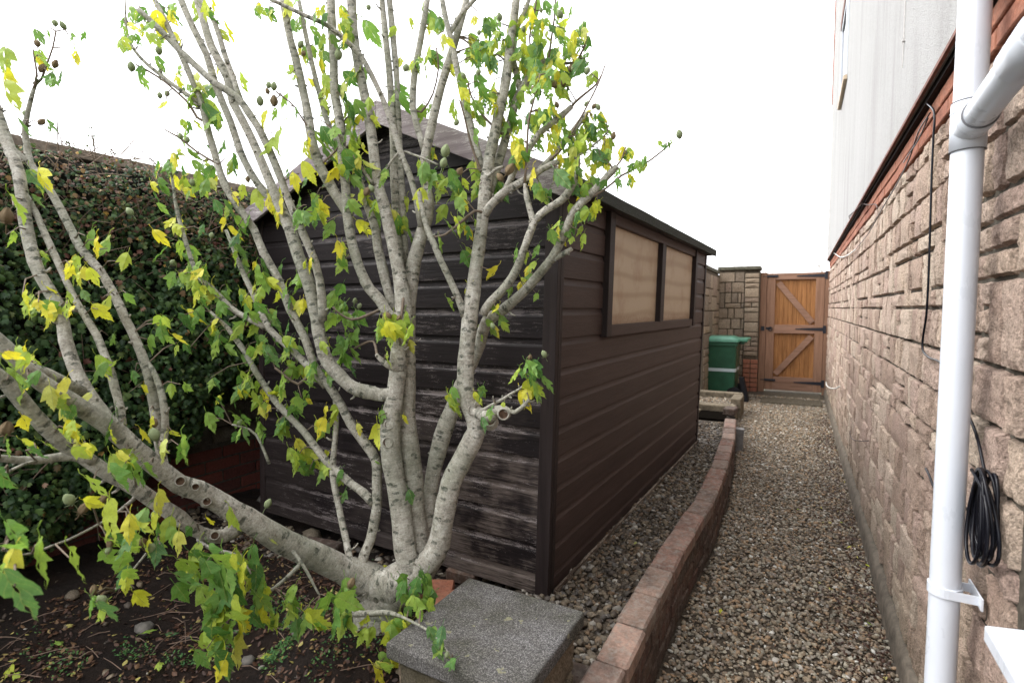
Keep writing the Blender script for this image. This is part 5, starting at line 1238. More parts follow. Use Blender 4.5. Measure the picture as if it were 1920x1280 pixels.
 ('twig', [(612,300,1.85,5),(640,270,1.84,4),(625,245,1.84,3),(600,225,1.84,3)]),
 ('twig', [(370,220,1.9,7),(350,190,1.9,6),(310,155,1.9,5),(280,135,1.89,5),(255,122,1.88,4)]),
 ('twig', [(410,310,1.89,6),(372,285,1.9,5),(345,265,1.9,5),(320,250,1.9,4),(308,242,1.9,3)]),
 ('twig', [(62,172,1.6,6),(68,140,1.59,5),(64,110,1.59,4),(62,92,1.59,3)]),
 ('twig', [(78,148,1.6,6),(88,120,1.59,5),(98,90,1.59,4),(104,58,1.59,4)]),
 ('twig', [(770,830,1.84,6),(745,640,1.82,1)][:0]),
 ('twig', [(505,870,1.94,8),(480,815,1.95,6),(455,800,1.95,5),(435,795,1.95,4)]),
 ('twig', [(560,720,1.9,7),(530,700,1.9,6),(515,690,1.9,5)]),
 ('twig', [(690,590,1.9,7),(660,600,1.93,6),(640,590,1.95,5),(625,575,1.96,5)]),
 ('twig', [(700,640,1.92,6),(680,645,1.95,5),(655,660,1.97,5)]),
 ('twig', [(700,345,1.86,8),(686,325,1.84,7),(678,312,1.83,6),(665,300,1.82,6)]),
 ('twig', [(702,345,1.87,8.5),(722,322,1.88,7),(748,285,1.88,6),(775,290,1.87,6),(800,300,1.85,5),(820,308,1.84,5)]),
 ('twig', [(905,400,1.81,7),(890,395,1.79,6),(860,420,1.78,6),(835,440,1.78,5),(815,445,1.78,5)]),
 ('twig', [(915,330,1.80,8),(930,318,1.77,7),(945,312,1.75,6)]),
 ('twig', [(790,210,1.95,5),(812,175,1.95,4),(822,130,1.95,4),(818,90,1.95,4)]),
]
SAMP = []                                  # points along every stem, for leaves to grow from
for kk, (nm, pts) in enumerate(STEMS):
    if not pts: continue
    A = np.array(pts, float)
    if nm == 'twig' and SAMP:            # a twig starts on the stem it grows from
        q_ = min(SAMP, key=lambda t: (t[0] - A[0, 0]) ** 2 + (t[1] - A[0, 1]) ** 2 + 3e4 * (t[2] - A[0, 2]) ** 2)
        if 4 < math.hypot(q_[0] - A[0, 0], q_[1] - A[0, 1]) < 70: A = np.vstack([[q_[0], q_[1], q_[2], A[0, 3]], A])
    S = smooth_path(A, 26 if nm != 'twig' else 16)
    nse = np.array([[noise.noise(Vector((i * 0.35, kk * 7.7, q))) for q in range(2)] for i in range(len(S))])
    w_px = S[:, 3] * (1.0 + 0.05 * nse[:, 0])
    P3 = []
    for i, (u, v, d, wpx) in enumerate(S):
        off = 1.6 if nm != 'twig' else 2.0
        P3.append(tl(at(u + nse[i, 0] * off, v + nse[i, 1] * off, d)))
    ang_ = [max(0.72, math.cos(math.atan2(abs(u - 960), F_PX))) for u in S[:, 0]]
    R_ = np.array([w_px[i] * (0.85 if nm in ('stem', 'twig') else (0.86 if nm == 'limb' else 0.92)) / 2 * S[i, 2] / F_PX * (0.5 + 0.5 * ang_[i]) for i in range(len(S))])
    if nm != 'twig':
        for i in range(len(S)): R_[i] *= 1 + 0.07 * noise.noise(Vector((i * 1.3, kk * 3.1, 5)))
        R_[-1] *= 0.9
    mb = MB()
    big = S[:, 3].max() > 24
    tube(mb, P3, R_, 16 if big else (10 if nm != 'twig' else 6), wob=0.14 if nm != 'twig' else 0.1, seed=kk)
    if nm != 'twig' and not big or nm in ('stem', 'trunk', 'limb'):
        # little bud knots and spurs along the stem
        for _ in range(int(len(S) * 0.55)):
            i = rnd.randrange(1, len(S) - 1); a = rnd.uniform(0, 6.28)
            T_ = P3[i + 1] - P3[i - 1]; T_ /= np.linalg.norm(T_); n_ = np.cross(T_, [math.cos(a), math.sin(a), .3]); n_ /= np.linalg.norm(n_)
            L = rnd.uniform(0.004, 0.011) if rnd.random() < .8 else rnd.uniform(.012, .03); r = rnd.uniform(0.0022, 0.0042)
            b0 = P3[i] + n_ * R_[i] * 0.85
            tube(mb, [b0, b0 + n_ * (L * .6) + T_ * .002, b0 + n_ * L + T_ * L * .4], [r * 1.4, r, r * .7], 5)
    mb.build({'trunk': 'trunk', 'limb': 'limb', 'stem': 'branch', 'twig': 'twig'}[nm], M_BARK if nm != 'twig' or S[:, 3].max() > 7.5 else M_TWIG, tree, smooth=True)
    for i in range(len(S)):
        SAMP.append((S[i, 0], S[i, 1], S[i, 2], P3[i] + TB, R_[i]))
# root flare
mb = MB()
fl = [(700,1235,1.80,128),(702,1200,1.795,112),(706,1172,1.79,98),(712,1145,1.79,88),(726,1115,1.80,84),(748,1092,1.81,82),(768,1072,1.81,66)]
S = smooth_path(np.array(fl, float), 10)
tube(mb, [tl(at(a, b, c)) for a, b, c, d in S], [d / 2 * c / F_PX * .92 * (1 + .06 * noise.noise(Vector((i * .9, 2, 2)))) for i, (a, b, c, d) in enumerate(S)], 20, wob=0.2, seed=91)
tube(mb, [tl(at(700, 1100, 1.79)), tl(at(735, 1100, 1.79)), tl(at(770, 1085, 1.8)), tl(at(800, 1062, 1.8))], [.055, .062, .056, .035], 18, wob=0.2, seed=17)
mb.build('root_flare', M_BARK, tree, smooth=True)
# pruning scars: collar ring and hollow centre facing the viewer's side
def scar(u, v, d, r_px, dirw=None, L=0.016):
    p = at(u, v, d); r = r_px * d / F_PX
    view = C0 - p; view /= np.linalg.norm(view)
    n = np.array(dirw, float) if dirw is not None else view + np.array([rnd.uniform(-.3, .3), 0, rnd.uniform(-.2, .3)])
    n /= np.linalg.norm(n); q = Vector(n).to_track_quat('Z', 'Y').to_matrix()
    mb = MB(); lathe(mb, [(r * 1.25, -0.03), (r * 1.15, -0.004), (r * 1.05, L * .25), (r * .96, L * .42), (r * .84, L * 0.36), (r * .78, L * .05)], 14, org=tl(p), ax=q); o = mb.build('branch_collar', M_BARK, tree, smooth=True)
    mb = MB(); lathe(mb, [(r * .80, L * .10), (r * .4, -L * .15), (0.0001, -L * .1)], 12, org=(0, 0, 0), ax=q)
    mb.v = [tuple(np.array(a) + tl(p)) for a in mb.v]; mb.build('cut_scar', M_STUMP, o, smooth=True)
for a in [(729, 796, 1.805, 9), (727, 829, 1.80, 10), (830, 965, 1.765, 10), (887, 768, 1.775, 10), (918, 787, 1.735, 13), (944, 776, 1.69, 11), (706, 1092, 1.755, 12), (388, 940, 1.50, 8), (367, 912, 1.47, 7), (338, 902, 1.45, 9), (403, 1004, 1.53, 8)]: scar(*a)

# ---- leaves
def leaf_mesh(name, m, seed, wide=1.0, lobes=1.0):
    R = random.Random(seed)
    half = [(0.0, 0.0), (0.08, 0.02), (0.17, 0.09), (0.235, 0.20), (0.27, 0.31), (0.28 + .05 * lobes, 0.43), (0.30 + .09 * lobes, 0.535), (0.25, 0.53), (0.175, 0.525), (0.18, 0.60), (0.195, 0.665), (0.145, 0.69), (0.15, 0.765), (0.105, 0.79), (0.10, 0.87), (0.058, 0.90), (0.03, 0.97), (0.0, 1.06)]
    asym = R.uniform(-.05, .05); fold = R.uniform(0.15, 0.75); droop = R.uniform(0.1, 0.9); curl = R.uniform(-0.5, 0.7); tw = R.uniform(-.6, .6)
    def dfm(x, y, s):
        xx = x * wide * 1.02 * (1 + s * asym)
        z = -fold * abs(xx) * (1 if curl > 0 else .6) + 0.10 * curl * math.sin(y * 5 + xx * 4) + 0.025 * math.sin(y * 17 + s * 2)
        th = tw * y; X = xx * math.cos(th) - z * math.sin(th); Z = xx * math.sin(th) + z * math.cos(th)
        a = droop * y; Y = (math.sin(a) / droop if droop > .01 else y); Zd = -(1 - math.cos(a)) / droop
        Y2 = Y + Z * math.sin(a) * .3
        return (X, Y2, Zd + Z)
    mb = MB(); PL = 0.30
    n = len(half)
    for s in (-1, 1):
        vs, uvs = [], []
        for (x, y) in half:
            for t in (0.0, 0.5, 1.0):
                yy = y - (1 - t) * x * 0.45 if 0 < y < 1 else y
                yy = max(0, yy); p = dfm(s * x * t, yy, s); vs.append((p[0], p[1] + PL, p[2])); uvs.append((s * x * t, yy))
        fs, fu = [], []
        for i in range(n - 1):
            for k in range(2):
                q = (i * 3 + k, i * 3 + k + 1, (i + 1) * 3 + k + 1, (i + 1) * 3 + k)
                if s < 0: q = q[::-1]
                fs.append(q); fu.append([uvs[j] for j in q])
        mb.add(vs, fs, fu)
    pts = [(0, 0, 0), (0, PL * .5, 0.05), (0, PL + 0.01, 0)]
    tube(mb, pts, [0.014, 0.010, 0.010], 4, cap=False, mi=0)
    return mb.mesh(name, m, smooth=True)
LM = []
for i in range(7): LM.append(('g', leaf_mesh('leaf', M_LG, i, .85 + .05 * (i % 4), .3 + .25 * (i % 4))))
for i in range(5): LM.append(('y', leaf_mesh('leaf', M_LY, 20 + i, .85 + .05 * (i % 3), .3 + .3 * (i % 3))))
for i in range(4): LM.append(('m', leaf_mesh('leaf', M_LM, 40 + i, .9, .4 + .2 * (i % 3))))
LG = [m for k, m in LM if k == 'g']; LY = [m for k, m in LM if k == 'y']; LMX = [m for k, m in LM if k == 'm']
SA = np.array([(a, b) for a, b, _, _, _ in SAMP])
LEAVES = []
def leaf_at(u, v, px, col, d, R=rnd, tilt=None):
    """leaf whose blade hangs around (u, v), px long in the photograph, d metres away"""
    L = px * d / F_PX
    p = at(u, v, d)
    az = R.uniform(0, 6.283); down = R.uniform(-1.5, -0.45) if tilt is None else tilt
    y = Vector((math.cos(az) * 0.62, math.sin(az) * 0.62, down)).normalized()
    nrm = Vector((R.gauss(0, .5), -0.75 + R.gauss(0, .5), 0.45 + R.gauss(0, .4)))
    nrm = (nrm - y * nrm.dot(y)).normalized(); x = y.cross(nrm)
    M = Matrix((x, y, nrm)).transposed().to_4x4()
    org = Vector(p) - y * (0.75 * L)
    me = R.choice({'g': LG, 'y': LY, 'm': LMX}[col])
    LEAVES.append((px, me, Matrix.Translation(org - Vector(TB)) @ M @ Matrix.Diagonal((L, L, L, 1))))
    return org, L
TW = MB()
def near(u, v):
    k = np.argmin((SA[:, 0] - u) ** 2 + (SA[:, 1] - v) ** 2); return SAMP[k]
def cluster(u, v, n, spread, px, yf, dd=0.0, d=None, connect=True, tilt=None):
    s = near(u, v); dist = (d if d is not None else s[2]) + dd + rnd.uniform(-.03, .03)
    if connect:
        a = s[3]; b = at(u, v, dist)
        if 0.012 < np.linalg.norm(b - a) < 0.35:
            mid = (a + b) / 2 + np.array([rnd.uniform(-.01, .01), rnd.uniform(-.01, .01), .012]); tube(TW, [tl(a), tl(mid), tl(b)], [.0022, .0018, .0012], 4, cap=False)
    for i in range(n + (1 if n > 1 else (1 if rnd.random() < .25 and px < 60 else 0))):
        col = 'y' if rnd.random() < yf * .68 else ('m' if rnd.random() < yf * .8 + .12 else 'g')
        org, L = leaf_at(u + rnd.gauss(0, spread), v + rnd.gauss(0, spread) * 1.1 + (px * .15), px * rnd.uniform(.75, 1.2), col, dist + rnd.gauss(0, .03), tilt=(-2.2 if px > 80 else tilt))
# u, v, number, spread, size px, yellow share, distance (None: that of the stem behind)
CL = [
 (8,90,1,6,62,.4,1.0),(18,165,1,6,75,.5,.95),(10,140,1,8,60,.5,1.0),(38,228,1,3,52,0,1.45),(78,322,1,3,60,1,1.5),(66,332,1,4,45,0,1.5),(25,385,1,4,66,.7,1.25),(12,440,1,5,45,.3,1.3),(68,378,1,3,40,0,None),
 (130,70,2,10,30,.3,1.58),(135,104,1,2,44,1,1.58),(78,106,2,8,30,.4,1.58),(95,140,3,10,30,.1,1.58),(88,60,1,6,25,.2,1.58),(90,233,1,2,28,0,1.58),
 (130,495,2,9,42,1,1.42),(140,515,2,8,44,1,1.42),(160,442,2,10,44,.1,1.5),(185,450,1,5,44,.9,1.5),(174,512,1,3,44,.6,1.45),(85,475,1,4,28,1,1.4),(80,492,1,4,26,0,1.4),(42,552,1,5,50,1,1.3),(72,566,1,5,40,.2,1.3),(98,572,2,8,40,.6,1.35),(125,570,2,8,36,1,1.35),(192,558,1,4,42,1,1.4),(184,580,1,4,46,.9,1.4),(240,552,1,3,32,.3,1.5),(160,555,1,4,34,.8,1.4),(202,628,1,3,34,0,1.45),(276,636,1,2,44,0,1.5),
 (16,668,2,10,50,1,1.1),(42,660,2,8,44,.8,1.15),(12,712,1,4,62,.2,1.1),(52,706,1,5,44,.3,1.15),(70,680,1,5,36,.1,1.2),(48,715,1,4,40,1,1.15),(190,682,2,8,48,.5,1.35),(210,678,1,4,36,.8,1.38),(282,768,1,2,34,1,1.45),(278,800,2,6,34,.9,1.42),(325,812,1,2,36,1,1.45),(335,834,1,2,58,0,1.38),
 (125,802,2,10,42,.6,1.15),(142,830,2,6,44,1,1.15),(165,838,1,4,36,1,1.2),(60,842,1,3,58,0,1.05),(8,878,1,3,70,.2,.95),(12,845,1,5,40,0,1.0),(235,868,2,10,52,.2,1.2),(215,882,2,10,58,.4,1.18),(280,868,1,5,56,0,1.25),(238,842,1,4,40,.2,1.3),(258,895,1,4,44,0,1.25),(170,915,1,5,62,.9,1.1),(165,938,1,5,50,.8,1.1),(200,960,1,3,82,.5,1.0),(238,980,1,6,60,.6,1.05),(258,972,1,6,50,.3,1.05),(292,930,1,4,56,.9,1.25),(290,968,1,4,58,1,1.2),(293,985,1,4,42,.9,1.2),(298,835,1,3,40,.6,1.3),
 (340,982,1,4,40,0,1.35),(386,978,1,3,44,.1,1.35),(440,965,1,4,60,.8,1.45),(518,1006,1,3,26,.6,1.6),
 (70,1035,1,4,90,.1,.85),(130,1045,1,4,110,.9,.85),(28,1098,1,5,140,0,.72),(8,1030,2,10,70,.2,.75),(20,1000,1,4,60,0,.78),(252,1102,1,4,52,.8,1.1),(178,1130,2,8,62,0,1.05),(168,1118,1,6,40,0,1.05),(228,1050,3,14,52,.3,1.12),(205,1020,3,12,46,.2,1.12),(240,1010,2,8,50,.3,1.12),(275,1030,2,12,44,.8,1.2),(300,1020,2,10,44,.2,1.2),(320,1000,2,10,48,.6,1.25),(230,1075,2,8,52,.3,1.1),(260,985,2,8,50,.7,1.15),
 (360,1060,3,12,60,.5,1.3),(385,1055,3,14,60,.3,1.3),(405,1080,4,16,70,.2,1.28),(430,1075,4,16,74,.2,1.28),(415,1115,4,14,76,.3,1.26),(400,1150,3,10,72,.6,1.25),(432,1140,3,12,70,.2,1.25),(395,1190,3,10,70,.5,1.24),(425,1200,2,10,66,.3,1.24),(388,1215,2,8,56,.4,1.22),(412,1235,2,6,56,.3,1.22),(455,1045,3,12,54,.5,1.35),(478,1070,2,10,48,.3,1.38),(345,1090,2,8,50,.2,1.32),
 (490,1120,2,10,52,.2,1.42),(478,1150,2,8,64,.1,1.4),(505,1150,2,8,48,.9,1.45),(540,1120,2,10,54,.1,1.48),(545,1142,2,8,44,.2,1.48),(585,1158,1,4,70,.8,1.42),(602,1160,2,8,56,0,1.42),(555,1160,1,5,52,0,1.45),(640,1108,3,12,56,0,1.48),(655,1128,2,8,58,0,1.46),(620,1122,2,8,54,0,1.46),(645,1160,2,8,52,.1,1.46),(690,1175,2,8,44,.7,1.48),(728,1185,4,12,44,.6,1.5),(745,1165,2,8,40,.5,1.5),(730,1222,4,12,42,.4,1.5),(712,1240,2,8,50,.4,1.48),(775,1120,5,14,46,0,1.62),(790,1098,3,10,40,.1,1.65),(765,1150,3,10,40,.6,1.55),(800,1130,1,5,36,.1,1.6),(808,1185,1,3,30,0,1.38),(825,1215,5,9,36,0,1.31),(842,1240,2,4,40,0,1.29),(760,1085,2,8,40,0,1.66),(480,1095,1,6,50,.4,1.4),(790,1165,1,5,34,.9,1.52),
 (330,278,3,8,34,.1,None),(318,312,5,13,32,.8,None),(338,335,2,8,30,.8,None),(310,300,2,8,34,0,None),(372,290,3,10,36,.3,None),(395,320,2,8,34,.8,None),(350,360,2,8,30,.7,None),(300,345,4,12,30,.3,None),(325,440,5,14,36,.8,None),(345,480,5,14,38,.3,None),(375,510,5,14,38,.2,None),(330,520,3,10,38,0,None),(378,545,3,12,36,.5,None),(370,580,4,12,38,.4,None),(395,600,3,12,36,.1,None),(410,635,4,12,40,0,None),(388,640,2,8,38,0,None),(345,590,1,5,40,0,None),(440,620,2,10,34,0,None),(475,590,4,12,36,.1,None),(460,560,2,10,30,.2,None),(455,492,2,7,34,.2,None),(470,505,1,4,26,1,None),(505,510,2,8,36,.2,None),(535,560,3,10,36,.2,None),(545,600,2,8,34,.3,None),(540,640,2,10,36,0,None),(480,640,3,10,42,.2,None),(465,645,1,5,36,.3,None),(500,660,2,10,38,0,None),(470,718,4,10,42,.6,None),(490,735,2,8,40,.9,None),(455,700,2,8,40,.1,None),(520,735,1,5,34,.4,None),(545,690,1,4,36,.1,None),(548,770,3,8,34,0,None),(525,800,1,5,34,0,None),(600,795,2,8,30,.2,None),(560,840,4,12,36,.1,None),(590,850,4,12,36,.3,None),(580,880,3,10,34,.2,None),(610,862,2,8,30,.6,None),(625,892,3,8,26,.6,None),(640,930,2,6,26,.1,None),(555,860,2,9,34,.5,None),(590,695,3,10,34,.1,None),(575,715,2,8,34,0,None),(640,590,5,16,40,0,1.98),(660,600,4,14,40,0,1.98),(625,575,3,12,38,0,1.98),(655,648,4,14,38,0,1.98),(640,660,3,12,36,0,1.98),(480,810,2,7,32,0,None),(455,815,2,7,32,0,None),(450,790,2,7,32,0,None),(425,575,2,10,32,.1,None),(505,600,2,10,32,.3,None),
 (490,368,1,4,50,1,None),(505,360,1,4,50,1,None),(510,380,2,6,50,1,None),(525,400,1,5,34,.5,None),(560,398,3,8,38,0,None),(575,385,1,5,28,0,None),(600,385,2,8,38,.9,None),(492,218,1,3,42,1,None),(515,250,1,3,62,.3,None),(520,265,1,3,44,.2,None),(508,205,1,3,28,0,None),(530,180,1,3,32,0,None),(548,205,1,3,26,0,None),(545,140,2,6,26,1,None),(575,275,2,5,38,.9,None),(580,262,1,4,34,0,None),(608,250,2,7,44,.1,None),(622,280,2,7,40,.1,None),(650,300,3,8,50,.5,None),(660,270,2,8,34,0,None),(655,330,2,7,40,.6,None),(635,345,1,5,30,.2,None),(690,370,2,7,44,.3,None),(668,380,2,8,38,.6,None),(705,395,2,8,34,.4,None),(745,420,2,5,58,.5,None),(755,380,1,4,44,1,None),(735,400,1,4,34,.9,None),(715,330,1,5,26,.2,None),(680,440,1,5,30,1,None),(640,455,2,8,34,.8,None),(625,470,1,5,32,.9,None),
 (262,18,3,12,38,.2,None),(238,50,2,8,30,.1,None),(225,75,2,5,26,.6,None),(240,65,2,8,28,0,None),(252,90,2,7,26,0,None),(290,80,1,5,34,.1,None),(300,75,1,4,28,.6,None),(270,45,2,8,34,.2,None),(300,40,2,6,52,.6,None),(330,35,2,6,36,.8,None),(345,70,1,4,36,.5,None),(318,15,2,8,36,.5,None),(268,130,1,4,28,.1,None),(272,145,1,4,40,.1,None),(298,125,2,5,30,0,None),(340,145,2,8,34,.8,None),(355,165,2,8,32,.1,None),(365,185,2,8,36,.4,None),(382,160,2,6,46,.5,None),(390,210,2,6,58,.1,None),(400,200,1,5,54,.2,None),(360,235,2,7,30,.4,None),(372,10,2,8,40,.4,None),(400,25,2,8,50,.6,None),(418,50,1,4,42,.6,None),(408,120,1,4,34,1,None),(448,150,1,4,44,.3,None),(405,265,1,4,44,.2,None),(428,300,2,6,44,.5,None),(375,320,2,8,36,.4,None),(390,345,2,8,36,.8,None),(480,10,2,8,28,.8,None),(505,20,2,8,32,.2,None),(340,255,1,4,28,0,None),(310,195,1,4,30,1,None),(440,370,2,8,38,.8,None),(420,385,2,8,34,.3,None),(450,420,2,8,34,.3,None),
 (545,10,2,8,34,.3,None),(560,45,2,8,36,.4,None),(595,15,2,6,28,.9,None),(590,40,2,8,38,.4,None),(570,100,2,8,32,.3,None),(595,90,3,8,42,.6,None),(610,75,2,8,38,.8,None),(600,150,2,6,42,.9,None),(590,160,1,5,30,1,None),(615,110,2,8,40,.4,None),(640,30,2,8,34,.3,None),(650,60,2,6,38,.8,None),(605,185,1,5,26,0,None),(640,180,2,8,36,.3,None),(655,200,2,8,38,.5,None),(615,210,1,5,30,.7,None),(630,150,2,8,38,.3,None),(700,55,1,4,50,.1,None),(690,40,1,4,30,.1,None),(676,190,2,8,38,.7,None),(690,215,2,8,40,.8,None),(725,180,1,4,44,.1,None),(760,190,1,4,60,.1,None),(746,112,1,4,28,1,None),(740,165,1,5,40,.1,None),(740,50,1,5,24,.3,None),(772,40,1,4,22,.9,None),(815,120,1,4,30,.6,None),(820,35,2,7,38,.2,None),(848,75,1,4,26,.9,None),(885,25,1,4,32,.9,None),(815,50,2,6,34,.2,None),(780,125,1,4,26,.3,None),(845,190,1,3,32,.1,None),(848,120,1,4,30,.8,None),(675,280,2,8,36,.5,None),
 (800,320,3,8,44,0,1.8),(812,285,1,4,34,1,None),(820,340,2,6,38,.6,None),(795,310,1,5,40,.1,1.8),(850,350,3,8,38,.1,None),(868,370,3,8,36,.4,None),(858,330,2,8,34,.1,None),(872,340,1,4,28,.8,None),(895,340,1,4,40,.2,None),(925,350,2,6,44,.1,None),(905,330,1,4,36,0,None),(970,275,1,3,54,.9,1.75),(988,318,1,4,44,1,1.72),(958,300,1,4,40,.2,1.75),(1045,330,1,4,56,.05,1.68),(1015,350,2,8,38,.1,None),(1025,370,1,5,34,.1,None),(995,350,2,8,34,.3,None),(885,548,1,2,34,1,1.77),(842,568,1,2,26,.1,None),(922,507,1,2,30,.5,None),(874,485,1,3,32,.1,None),(882,462,1,3,30,.8,None),(1005,550,1,2,28,0,None),(957,547,1,3,24,0,None),(975,533,1,3,26,1,None),(992,510,2,6,30,.3,None),(998,480,2,6,34,.5,None),(960,478,1,3,30,.1,None),(918,590,2,6,28,.3,None),(940,605,2,5,34,.1,None),(898,626,1,2,36,.9,None),(925,618,1,4,26,.3,None),(928,575,1,5,24,.4,None),
 (720,600,3,9,40,.5,1.78),(748,600,3,8,40,.4,1.78),(755,620,2,6,44,1,1.77),(770,648,1,3,34,.9,None),(712,620,1,5,42,.2,1.78),(735,620,2,7,44,.9,1.77),(728,665,1,3,36,.8,None),(850,752,3,6,46,.3,1.78),(893,745,1,3,30,1,1.78),(905,790,1,2,36,1,1.72),(900,732,2,8,30,.2,1.75),(930,760,2,8,22,.3,1.7),(986,738,1,2,52,.8,1.66),(978,690,2,7,40,0,1.66),(1005,685,2,7,40,0,1.66),(1018,725,2,5,48,0,1.66),(1005,730,1,4,46,.5,1.66),(995,715,1,5,42,.4,1.66),(710,780,1,3,34,.1,1.8),(708,805,1,3,56,.7,1.8),(757,785,1,2,30,1,1.8),(775,928,1,2,30,0,1.8),(722,872,1,3,30,.9,1.8),(672,805,1,3,22,.9,None),(700,905,1,2,16,.6,None),(705,863,1,2,20,0,None),
 (1042,425,3,10,32,.4,None),(1060,435,3,10,30,.2,None),(1080,430,3,12,32,.1,None),(1030,438,2,8,32,.6,None),(1095,405,2,8,32,.3,None),(1090,440,1,6,28,.4,None),(1075,395,2,8,36,.1,None),(1105,395,2,7,32,.2,None),(1120,378,1,4,30,1,None),(1100,345,2,8,34,.1,None),(1085,360,2,8,32,.3,None),(1115,330,3,10,32,.3,None),(1115,300,3,10,34,.6,None),(1140,310,2,8,30,.3,None),(1155,335,2,6,28,.1,None),(1130,345,1,5,30,.3,None),(1180,330,2,6,26,.1,None),(1178,295,2,6,24,.5,None),(1190,310,2,6,26,.1,None),(1205,300,2,6,24,0,None),(1250,272,3,8,20,.1,None),(1175,285,2,6,26,.3,None),(1055,300,2,8,34,.2,None),(1070,330,2,8,32,.1,None),
]
for (u, v, n, spd, px, yf, d) in CL: cluster(u, v, n, spd, px, yf, d=d, connect=(n > 1 or True))
for _ in range(46): cluster(rnd.uniform(300, 640), rnd.uniform(420, 800), rnd.choice((1, 2, 2)), 8, rnd.uniform(28, 40), .3)
for _ in range(44): cluster(rnd.uniform(560, 900), rnd.uniform(0, 440), rnd.choice((1, 1, 2)), 8, rnd.uniform(30, 46), .45)
for _ in range(18): cluster(rnd.uniform(20, 280), rnd.uniform(430, 850), rnd.choice((1, 2)), 8, rnd.uniform(34, 46), .5)
# dense crown to the upper right
R4 = random.Random(99)
poly = [(895, 30), (940, 10), (1060, 5), (1090, 60), (1105, 130), (1115, 200), (1140, 240), (1150, 300), (1080, 330), (980, 300), (930, 220), (860, 230), (880, 120)]
def inside(x, y):
    c = False; j = len(poly) - 1
    for i in range(len(poly)):
        xi, yi = poly[i]; xj, yj = poly[j]
        if (yi > y) != (yj > y) and x < (xj - xi) * (y - yi) / (yj - yi) + xi: c = not c
        j = i
    return c
cnt = 0
while cnt < 165:
    u, v = R4.uniform(850, 1150), R4.uniform(5, 335)
    if not inside(u, v) or noise.noise(Vector((u / 55, v / 55, 3))) < -0.22: continue
    cnt += 1; cluster(u, v, R4.choice((1, 2, 2)), 9, R4.uniform(26, 40), 0.34)
LEAVES.sort(key=lambda t: -t[0])
for px, me, M in LEAVES[:300]:
    o = link('leaf', me, tree); o.matrix_local = M
V, Fc, MI = [], [], []; mats_ = [M_LG, M_LY, M_LM]; fol = {0: [[], [], [], 0], 1: [[], [], [], 0], 2: [[], [], [], 0]}
import bmesh
for px, me, M in LEAVES[300:]:
    k = mats_.index(me.materials[0]); co = np.empty(len(me.vertices) * 3, np.float32); me.vertices.foreach_get('co', co); co = co.reshape(-1, 3)
    Mm = np.array(M); fol[k][0].append(co @ Mm[:3, :3].T + Mm[:3, 3])
    fol[k][1].append((me, fol[k][3])); fol[k][3] += len(co)
fm = bpy.data.meshes.new('small_leaves'); av, af, am, auv, ton = [], [], [], [], []
off = 0
for k in (0, 1, 2):
    for arr, (me, _) in zip(fol[k][0], fol[k][1]):
        av.append(arr); t = rnd.random()
        uvd = me.uv_layers[0].data
        for p in me.polygons:
            af.append(tuple(off + i for i in p.vertices)); am.append(k); ton.append(t)
            auv.extend(tuple(uvd[li].uv) for li in p.loop_indices)
        off += len(arr)
if av:
    fm.from_pydata(np.concatenate(av).tolist(), [], af)
    for (nm_, st, kw) in (('small_green_leaf', G_ST, {}), ('small_yellow_leaf', Y_ST, dict(spot=(0.25, 0.36, 0.06))), ('small_mixed_leaf', [(0, (0.30, 0.44, 0.07)), (0.5, (0.42, 0.55, 0.09)), (1, (0.24, 0.40, 0.07))], dict(spot=(0.55, 0.50, 0.06)))): fm.materials.append(m_leaf(nm_, st, usetone=True, **kw))
    fm.polygons.foreach_set('material_index', am); fm.polygons.foreach_set('use_smooth', [True] * len(af))
    ul = fm.uv_layers.new(name='UVMap'); ul.data.foreach_set('uv', np.array(auv, np.float32).ravel())
    a = fm.attributes.new('tone', 'FLOAT', 'FACE'); a.data.foreach_set('value', ton); fm.update()
    link('foliage', fm, tree, kind='stuff')
TW.build('twiglets', M_TWIG, tree, smooth=True, kind='stuff')
# seed pods
def pod_mesh(m, seed, dry):
    mb = MB(); n, k = 15, 9; vs = []
    for j in range(k + 1):
        t = j / k; r = 0.5 * math.sin(math.pi * min(1, t * 0.93 + .04)) ** 0.75 * (1.0 - 0.18 * t)
        for i in range(n):
            a = 2 * math.pi * i / n; rr = r * (1 - 0.10 * abs(math.cos(a * 2.5 + seed)) ** 6 * (3 if dry else 1.2)); vs.append((rr * math.cos(a), rr * math.sin(a), t * 1.25 + (0.08 * math.cos(a * 5 / 1) * t if dry and t > .8 else 0)))
    fs = [(j * n + i, j * n + (i + 1) % n, (j + 1) * n + (i + 1) % n, (j + 1) * n + i) for j in range(k) for i in range(n)]; fs.append(tuple(range(n))[::-1]); fs.append(tuple(k * n + i for i in range(n)))
    mb.add(vs, fs)
    for i in range(6):
        a = i * math.pi / 3; c, s = math.cos(a), math.sin(a)
        mb.add([(c * .1 - s * .08, s * .1 + c * .08, 0), (c * .1 + s * .08, s * .1 - c * .08, 0), (c * .72, s * .72, .28 if not dry else .1)], [(0, 1, 2), (2, 1, 0)][:1])
    tube(mb, [(0, 0, -0.8), (0.05, 0, -.4), (0, 0, 0.05)], [.035, .035, .05], 5, cap=False)
    return mb.mesh('seed_pod', m, smooth=True)
PM = [pod_mesh(M_POD, 0, False), pod_mesh(M_POD, 1, False), pod_mesh(M_PODB, 2, True)]
